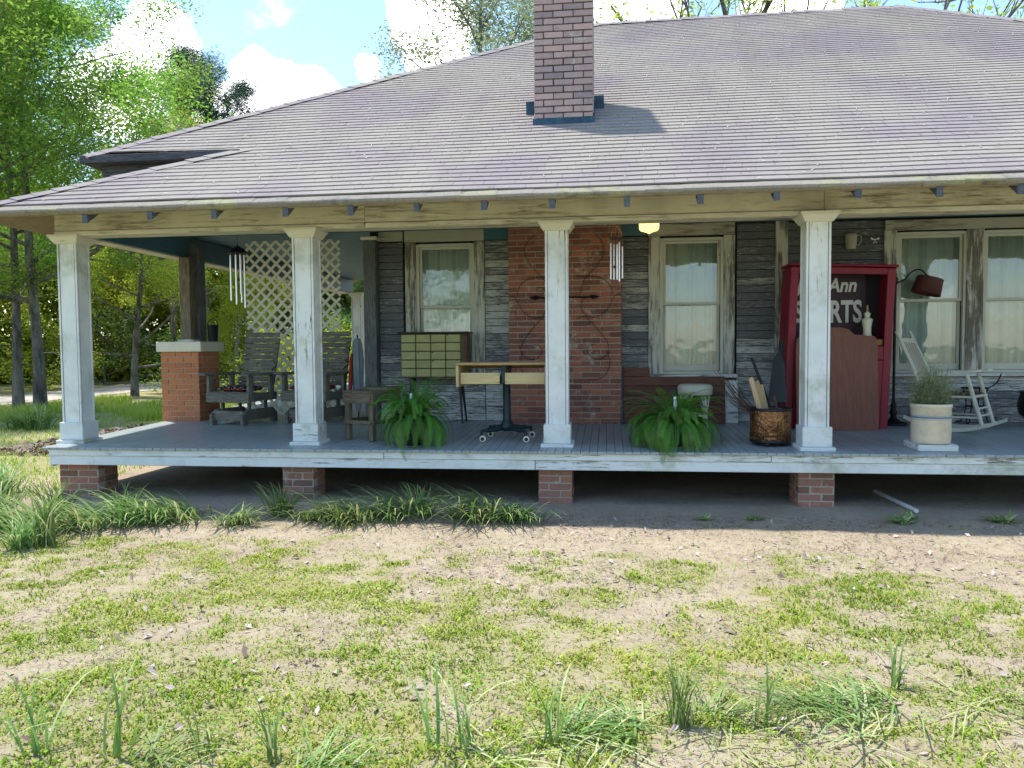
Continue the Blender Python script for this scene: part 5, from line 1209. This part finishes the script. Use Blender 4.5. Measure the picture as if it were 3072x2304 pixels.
CM = {'mop': clump_mesh(1, 110, .55, .14, 1.25), 'comb': clump_mesh(2, 150, .60, .30, .95, (-.9, -.55)), 'comb2': clump_mesh(3, 150, .58, .30, .9, (.6, -.7)), 'up': clump_mesh(4, 60, .62, .10, 1.48, w=.007), 'sparse': clump_mesh(5, 10, .42, .05, 1.5, w=.0052), 'flop': clump_mesh(6, 28, .5, .16, .6, (.9, .25), .005), 'flop2': clump_mesh(7, 34, .5, .18, .5, (-.9, .1), .0055), 'dry': clump_mesh(12, 16, .45, .22, .25, w=.0035, tone=.97), 'tuft': clump_mesh(8, 12, .34, .03, 1.52, w=.006), 'weed': clump_mesh(9, 34, .16, .08, .7, w=.011)}
for (k, x, y, s, rz, lb) in [
    ('up', -4.62, -1.72, 1.0, 0, 'upright bright strap-leaf clump standing nearest the left edge'),
    ('mop', -4.72, -1.86, .8, 1, 'pale drooping strap-leaf clump at the foot of the upright one'),
    ('comb', -5.35, -1.2, 1.05, 0, 'swept-over strap-leaf clump between the left edge and the first pier'),
    ('comb', -4.75, -1.15, 1.0, .3, 'swept-over strap-leaf clump in front of the leftmost brick pier'),
    ('mop', -5.9, -.75, 1.1, 2, 'dense strap-leaf clump just left of the leftmost brick pier'),
    ('mop', -6.5, -.35, 1.15, 3, 'dense strap-leaf clump beside the porch corner'),
    ('mop', -6.75, .35, 1.1, 4, 'dark strap-leaf clump behind the porch corner'),
    ('comb2', -6.2, -1.3, 1.1, 0, 'broad strap-leaf clump at the left edge below the porch corner'),
    ('mop', -4.62, -.62, .8, 5, 'dark-centred strap-leaf clump right of the leftmost pier'),
    ('comb', -4.05, -.72, .95, .2, 'combed strap-leaf clump midway between the first two piers'),
    ('mop', -3.12, -.48, .85, 2, 'rounded mop-like strap-leaf clump at the second pier'),
    ('comb2', -2.75, -.6, .7, 0, 'low strap-leaf clump right of the second pier'),
    ('comb', -1.95, -.42, .95, .2, 'yellowish strap-leaf clump below the first fern'),
    ('mop', -1.75, -.40, .8, 1.6, 'wispy strap-leaf clump behind the yellowish one'),
    ('comb', -1.15, -.45, 1.05, .15, 'long-bladed strap-leaf clump below the rolling desk'),
    ('comb', -.80, -.45, .8, .5, 'small strap-leaf clump touching the third pier'),
    ('mop', -5.35, -.62, .9, 2.2, 'strap-leaf clump standing close before the leftmost pier'),
    ('comb', -4.35, -.85, 1.0, .4, 'trailing strap-leaf clump in front of the dark gap right of the first pier'),
    ('comb2', -3.4, -.85, .7, .2, 'low trailing clump in front of the second pier'),
    ('comb', -2.35, -.62, .85, .1, 'strap-leaf clump below the side table'),
    ('mop', -11.6, 6.9, 1.5, .2, 'strap-leaf clump on the side lawn at the left edge, in front of the two trunks'),
    ('mop', -10.9, 7.3, 1.4, 1.7, 'strap-leaf clump on the side lawn just left of the first column'),
    ('comb', -12.1, 7.3, 1.4, 1.0, 'farthest strap-leaf clump on the side lawn below the trunks'),
    ('mop', -6.9, -.9, 1.0, .7, 'strap-leaf clump at the left edge level with the porch floor')]:
    tag(link('strap_leaf_clump', CM[k], None, (x, y - .22, 0), (0, 0, rz), (s, s, s*(.95 if k == 'up' else .80))), lb, 'plant', 'strap-leaf clumps along the porch')
for (k, x, y, s, rz, lb) in [
    ('sparse', -.66, -4.78, 1.0, 0, 'tall few-bladed shoot in the foreground left of centre'),
    ('sparse', -.55, -4.76, .95, 2, 'tall few-bladed shoot just right of the tallest foreground shoot'),
    ('sparse', -.22, -4.70, .9, 1, 'arching few-bladed shoot in the foreground centre'),
    ('flop', -.15, -4.62, .8, .3, 'fallen strap-leaf clump in the foreground centre'),
    ('up', .30, -4.50, .55, 0, 'bushy strap-leaf shoot right of centre in the foreground'),
    ('flop2', .10, -4.55, .8, 0, 'flopped strap-leaf clump left of the bushy foreground shoot'),
    ('sparse', .66, -4.45, .85, 3, 'leaning strap-leaf shoot right of the bushy foreground shoot'),
    ('flop2', 1.05, -4.32, 1.0, -.2, 'wide flattened strap-leaf clump at lower right'),
    ('flop2', 1.22, -4.18, .8, .3, 'small flattened strap-leaf clump behind the wide one at lower right'),
    ('tuft', 1.33, -4.02, .9, 0, 'thin upright tuft behind the flattened clumps at lower right'),
    ('sparse', -2.25, -4.98, .95, 1, 'few-bladed shoot in the lower left corner'),
    ('sparse', -1.92, -4.98, 1.05, 4, 'tall leaning shoot at the bottom edge left'),
    ('flop', -1.75, -5.02, .8, 0, 'flopped strap-leaf clump at the bottom edge left'),
    ('tuft', -1.28, -4.95, .9, 2, 'single stiff-bladed tuft at the bottom edge left of centre'),
    ('flop', -1.1, -4.98, .7, .5, 'sprawling strap-leaf clump at the bottom edge left of centre'),
    ('flop2', 1.9, -4.3, .6, 0, 'yellowing flopped tuft near the lower right corner'),
    ('dry', .0, -4.72, 1., 0, 'straw-coloured fallen blades in the foreground centre'), ('dry', .52, -4.62, 1., 2, 'straw-coloured fallen blades right of the bushy foreground shoot'), ('dry', 1.0, -4.5, .9, 4, 'straw-coloured fallen blades under the wide flattened clump'), ('dry', 1.65, -4.2, 1., 1, 'straw-coloured fallen blades at lower right'),
    ('dry', -.45, -4.8, .9, 3, 'straw-coloured fallen blades beside the tall foreground shoots'), ('flop', .45, -4.4, .7, .2, 'low green fallen clump behind the bushy foreground shoot'), ('flop2', .85, -4.25, .7, .6, 'low green fallen clump left of the wide flattened one'), ('sparse', -1.6, -4.9, .7, 5, 'short few-bladed shoot at the bottom edge left')]:
    tag(link('strap_leaf_shoot', CM[k], None, (x, y, 0), (0, 0, rz), (s, s, s)), lb, 'plant', 'strap-leaf shoots in the foreground')
for (x, y, s, lb) in [(2.62, -.52, 1.1, 'leafy rosette weed left of the pipe'), (2.75, -.36, .9, 'leafy weed close behind the rosette by the pipe'), (3.5, -.45, 1.2, 'spreading weed right of the pipe'), (.9, -.55, .7, 'small weed tuft right of the third pier'), (1.35, -.5, .8, 'low weed patch left of the fourth pier'), (3.95, -.42, 1., 'low weed at the right edge under the porch')]:
    tag(link('yard_weed', CM['weed'], None, (x, y, 0), (0, 0, x*7), (s, s, s)), lb, 'weed', 'weeds along the porch')

# ------------------------------------------------------------------ lawn weeds, litter
def scatter(n, x0, x1, y0, y1, prob):
    x = rng.uniform(x0, x1, n); y = rng.uniform(y0, y1, n); k = rng.uniform(0, 1, n) < prob(x, y); return x[k], y[k]
def ground_z(x, y):
    nr = sstep(-np.abs(x + 1), -9.5, -7.5)*sstep(-np.abs(y + 3), -5.5, -4); return nr*((fbm(x*2.1, y*2.1, 3, 4) - .5)*.035 + (fbm(x*11, y*11, 31, 3) - .5)*.022)
def blades(x, y, h, w, lean, tone):
    n = len(x); t = rng.uniform(0, 2*np.pi, n); c, s = np.cos(t), np.sin(t); z = ground_z(x, y); l = lean*h
    b = np.stack([x, y, z - .003], 1); sd = np.stack([-s, c, 0*s], 1)*w[:, None]; tip = b + np.stack([c*l, s*l, h], 1); mid = b + np.stack([c*l*.35, s*l*.35, h*.65], 1)
    v = np.stack([b - sd, b + sd, mid + sd*.8, tip, mid - sd*.8], 1).reshape(-1, 3); o = np.arange(n)[:, None]*5
    f = np.concatenate([o + np.array([[0, 1, 2, 4]]), o + np.array([[4, 2, 3, 3]])]); return v, f, np.repeat(tone, 5)
x, y = scatter(420000, -8.5, 6.5, -5.9, -.5, lambda x, y: (green(x, y)**1.5*.95 + .07)*np.clip(1.15 - .12*(y + 5.9), .45, 1))
n = len(x); fr_ = fbm(x*1.3, y*1.3, 77, 3); clp = fbm(x*7, y*7, 78, 2)
h = rng.uniform(.008, .030, n)*(.35 + 1.3*clp)*(.6 + .4*green(x, y)); tone = np.clip(.25 + 1.1*(fr_ - .35) + rng.normal(0, .26, n) + .45*(rng.uniform(0, 1, n) < .14), 0, 1)
v, f, tn = blades(x, y, h, h*.10 + .0016, rng.uniform(.4, 1.7, n), tone)
def trimesh(v, f, tn, name, mat):
    q = f[f[:, 2] != f[:, 3]]; t3 = f[f[:, 2] == f[:, 3]][:, :3]; allf = np.concatenate([t3, q[:, [0, 1, 2]], q[:, [0, 2, 3]]]); return npmesh(name, v, allf, mat, tn)
tag(link('lawn_weeds', trimesh(v, f, tn, 'lawn_weeds', MT['grass'])), 'patchy low yellow-green weeds over the bare yard', 'grass', kind='stuff')
# small flat-leaved weeds among the blades
x, y = scatter(170000, -8.5, 6.5, -5.9, -.5, lambda x, y: np.clip(green(x, y)*1.2 - .25, 0, 1)*(fbm(x*5, y*5, 91, 3) > .46)*.9 + .006); n = len(x)
t = rng.uniform(0, 2*np.pi, n); L = rng.uniform(.003, .0095, n); c = np.stack([x, y, ground_z(x, y) + rng.uniform(.004, .024, n)], 1); aa = np.stack([np.cos(t)*L, np.sin(t)*L, rng.normal(0, .35, n)*L], 1); bb_ = np.stack([-np.sin(t)*L, np.cos(t)*L, rng.normal(0, .35, n)*L], 1)*.7
v = np.stack([c - aa, c - bb_, c + aa, c + bb_], 1).reshape(-1, 3); q = np.arange(n*4).reshape(-1, 4)
tag(link('broadleaf_weeds', npmesh('broadleaf_weeds', v, q, MT['grass'], np.repeat(np.clip(fbm(x*.9, y*.9, 79, 3)*1.2 - .25 + rng.normal(0, .2, n), 0, 1), 4))), 'tiny flat-leaved weeds mixed into the yard grass', 'weeds', kind='stuff')
# side lawn, longer and thinner with distance
x, y = scatter(90000, -20, -6.2, -1.5, 14, lambda x, y: .75*np.clip(1.2 - np.hypot(x, y + 7.7)/26, .25, 1)); n = len(x)
v, f, tn = blades(x, y, rng.uniform(.03, .09, n), rng.uniform(.003, .008, n), rng.uniform(.2, 1., n), np.clip(rng.normal(.62, .22, n), 0, 1))
tag(link('side_lawn', trimesh(v, f, tn, 'side_lawn', MT['grass'])), 'bright yellow-green lawn left of the porch', 'grass', kind='stuff')
# tall grass verge along the road
x, y = scatter(50000, -17, -8, 8.5, 14.5, lambda x, y: .75*sstep(fbm(x*.8, y*.8, 8, 4), .40, .62)*(x + 17 > (y - 9)*.3)); n = len(x)
v, f, tn = blades(x, y, rng.uniform(.06, .34, n)*(.3 + 1.2*fbm(x*1.7, y*1.7, 18, 3)), rng.uniform(.005, .012, n), rng.uniform(.2, .9, n), np.clip(.15 + 1.1*fbm(x*.9, y*.9, 28, 3) + rng.normal(0, .2, n), 0, 1))
tag(link('verge_grass', trimesh(v, f, tn, 'verge_grass', MT['grass'])), 'tall grass on the verge before the gravel road', 'grass', kind='stuff')
# dead leaves, straw and crumbs
def litter(n, x0, x1, y0, y1, prob, s0, s1, asp, lift, tone, name, label):
    x, y = scatter(n, x0, x1, y0, y1, prob); n = len(x); t = rng.uniform(0, 2*np.pi, n); L = rng.uniform(s0, s1, n); Wd = L*asp*rng.uniform(.6, 1.2, n); z = ground_z(x, y) + .003
    a = np.stack([np.cos(t)*L, np.sin(t)*L, rng.normal(0, lift, n)*L], 1); b = np.stack([-np.sin(t)*Wd, np.cos(t)*Wd, rng.normal(0, lift, n)*Wd], 1); c = np.stack([x, y, z + np.abs(a[:, 2]) + np.abs(b[:, 2])*.6], 1); up_ = np.zeros((n, 3)); up_[:, 2] = rng.uniform(.1, .6, n)*Wd
    v = np.stack([c - a, c - b*.9 + up_ + a*.1, c + a, c + b*.9 + up_ + a*.1], 1).reshape(-1, 3); q = np.arange(n*4).reshape(-1, 4); f = np.concatenate([q[:, [0, 1, 2]], q[:, [0, 2, 3]]])
    tag(link(name, npmesh(name, v, f, MT['dead'], np.repeat(np.clip(tone(n), 0, 1), 4))), label, 'litter', kind='stuff')
litter(4200, -8, 6, -5.8, -.6, lambda x, y: .25 + .75*(fbm(x*1.1, y*1.1, 12, 3) > .5), .010, .032, .55, .35, lambda n: rng.uniform(.1, 1, n), 'leaf_litter', 'scattered dead leaves lying on the yard')
litter(95000, -8, 6, -5.8, -.4, lambda x, y: (.3 + .7*(fbm(x*2.3, y*2.3, 14, 3) > .5))*(1 - .6*green(x, y)), 0.006, .024, .16, .25, lambda n: rng.uniform(-1.2, .8, n), 'straw_litter', 'dry straw and crumbs over the bare soil')
litter(5000, -9.8, -6.6, 3.0, 7.5, lambda x, y: .9 + 0*x, .03, .07, .6, .4, lambda n: rng.uniform(.0, .7, n), 'leaf_bed', 'bed of brown leaves beside the side porch')
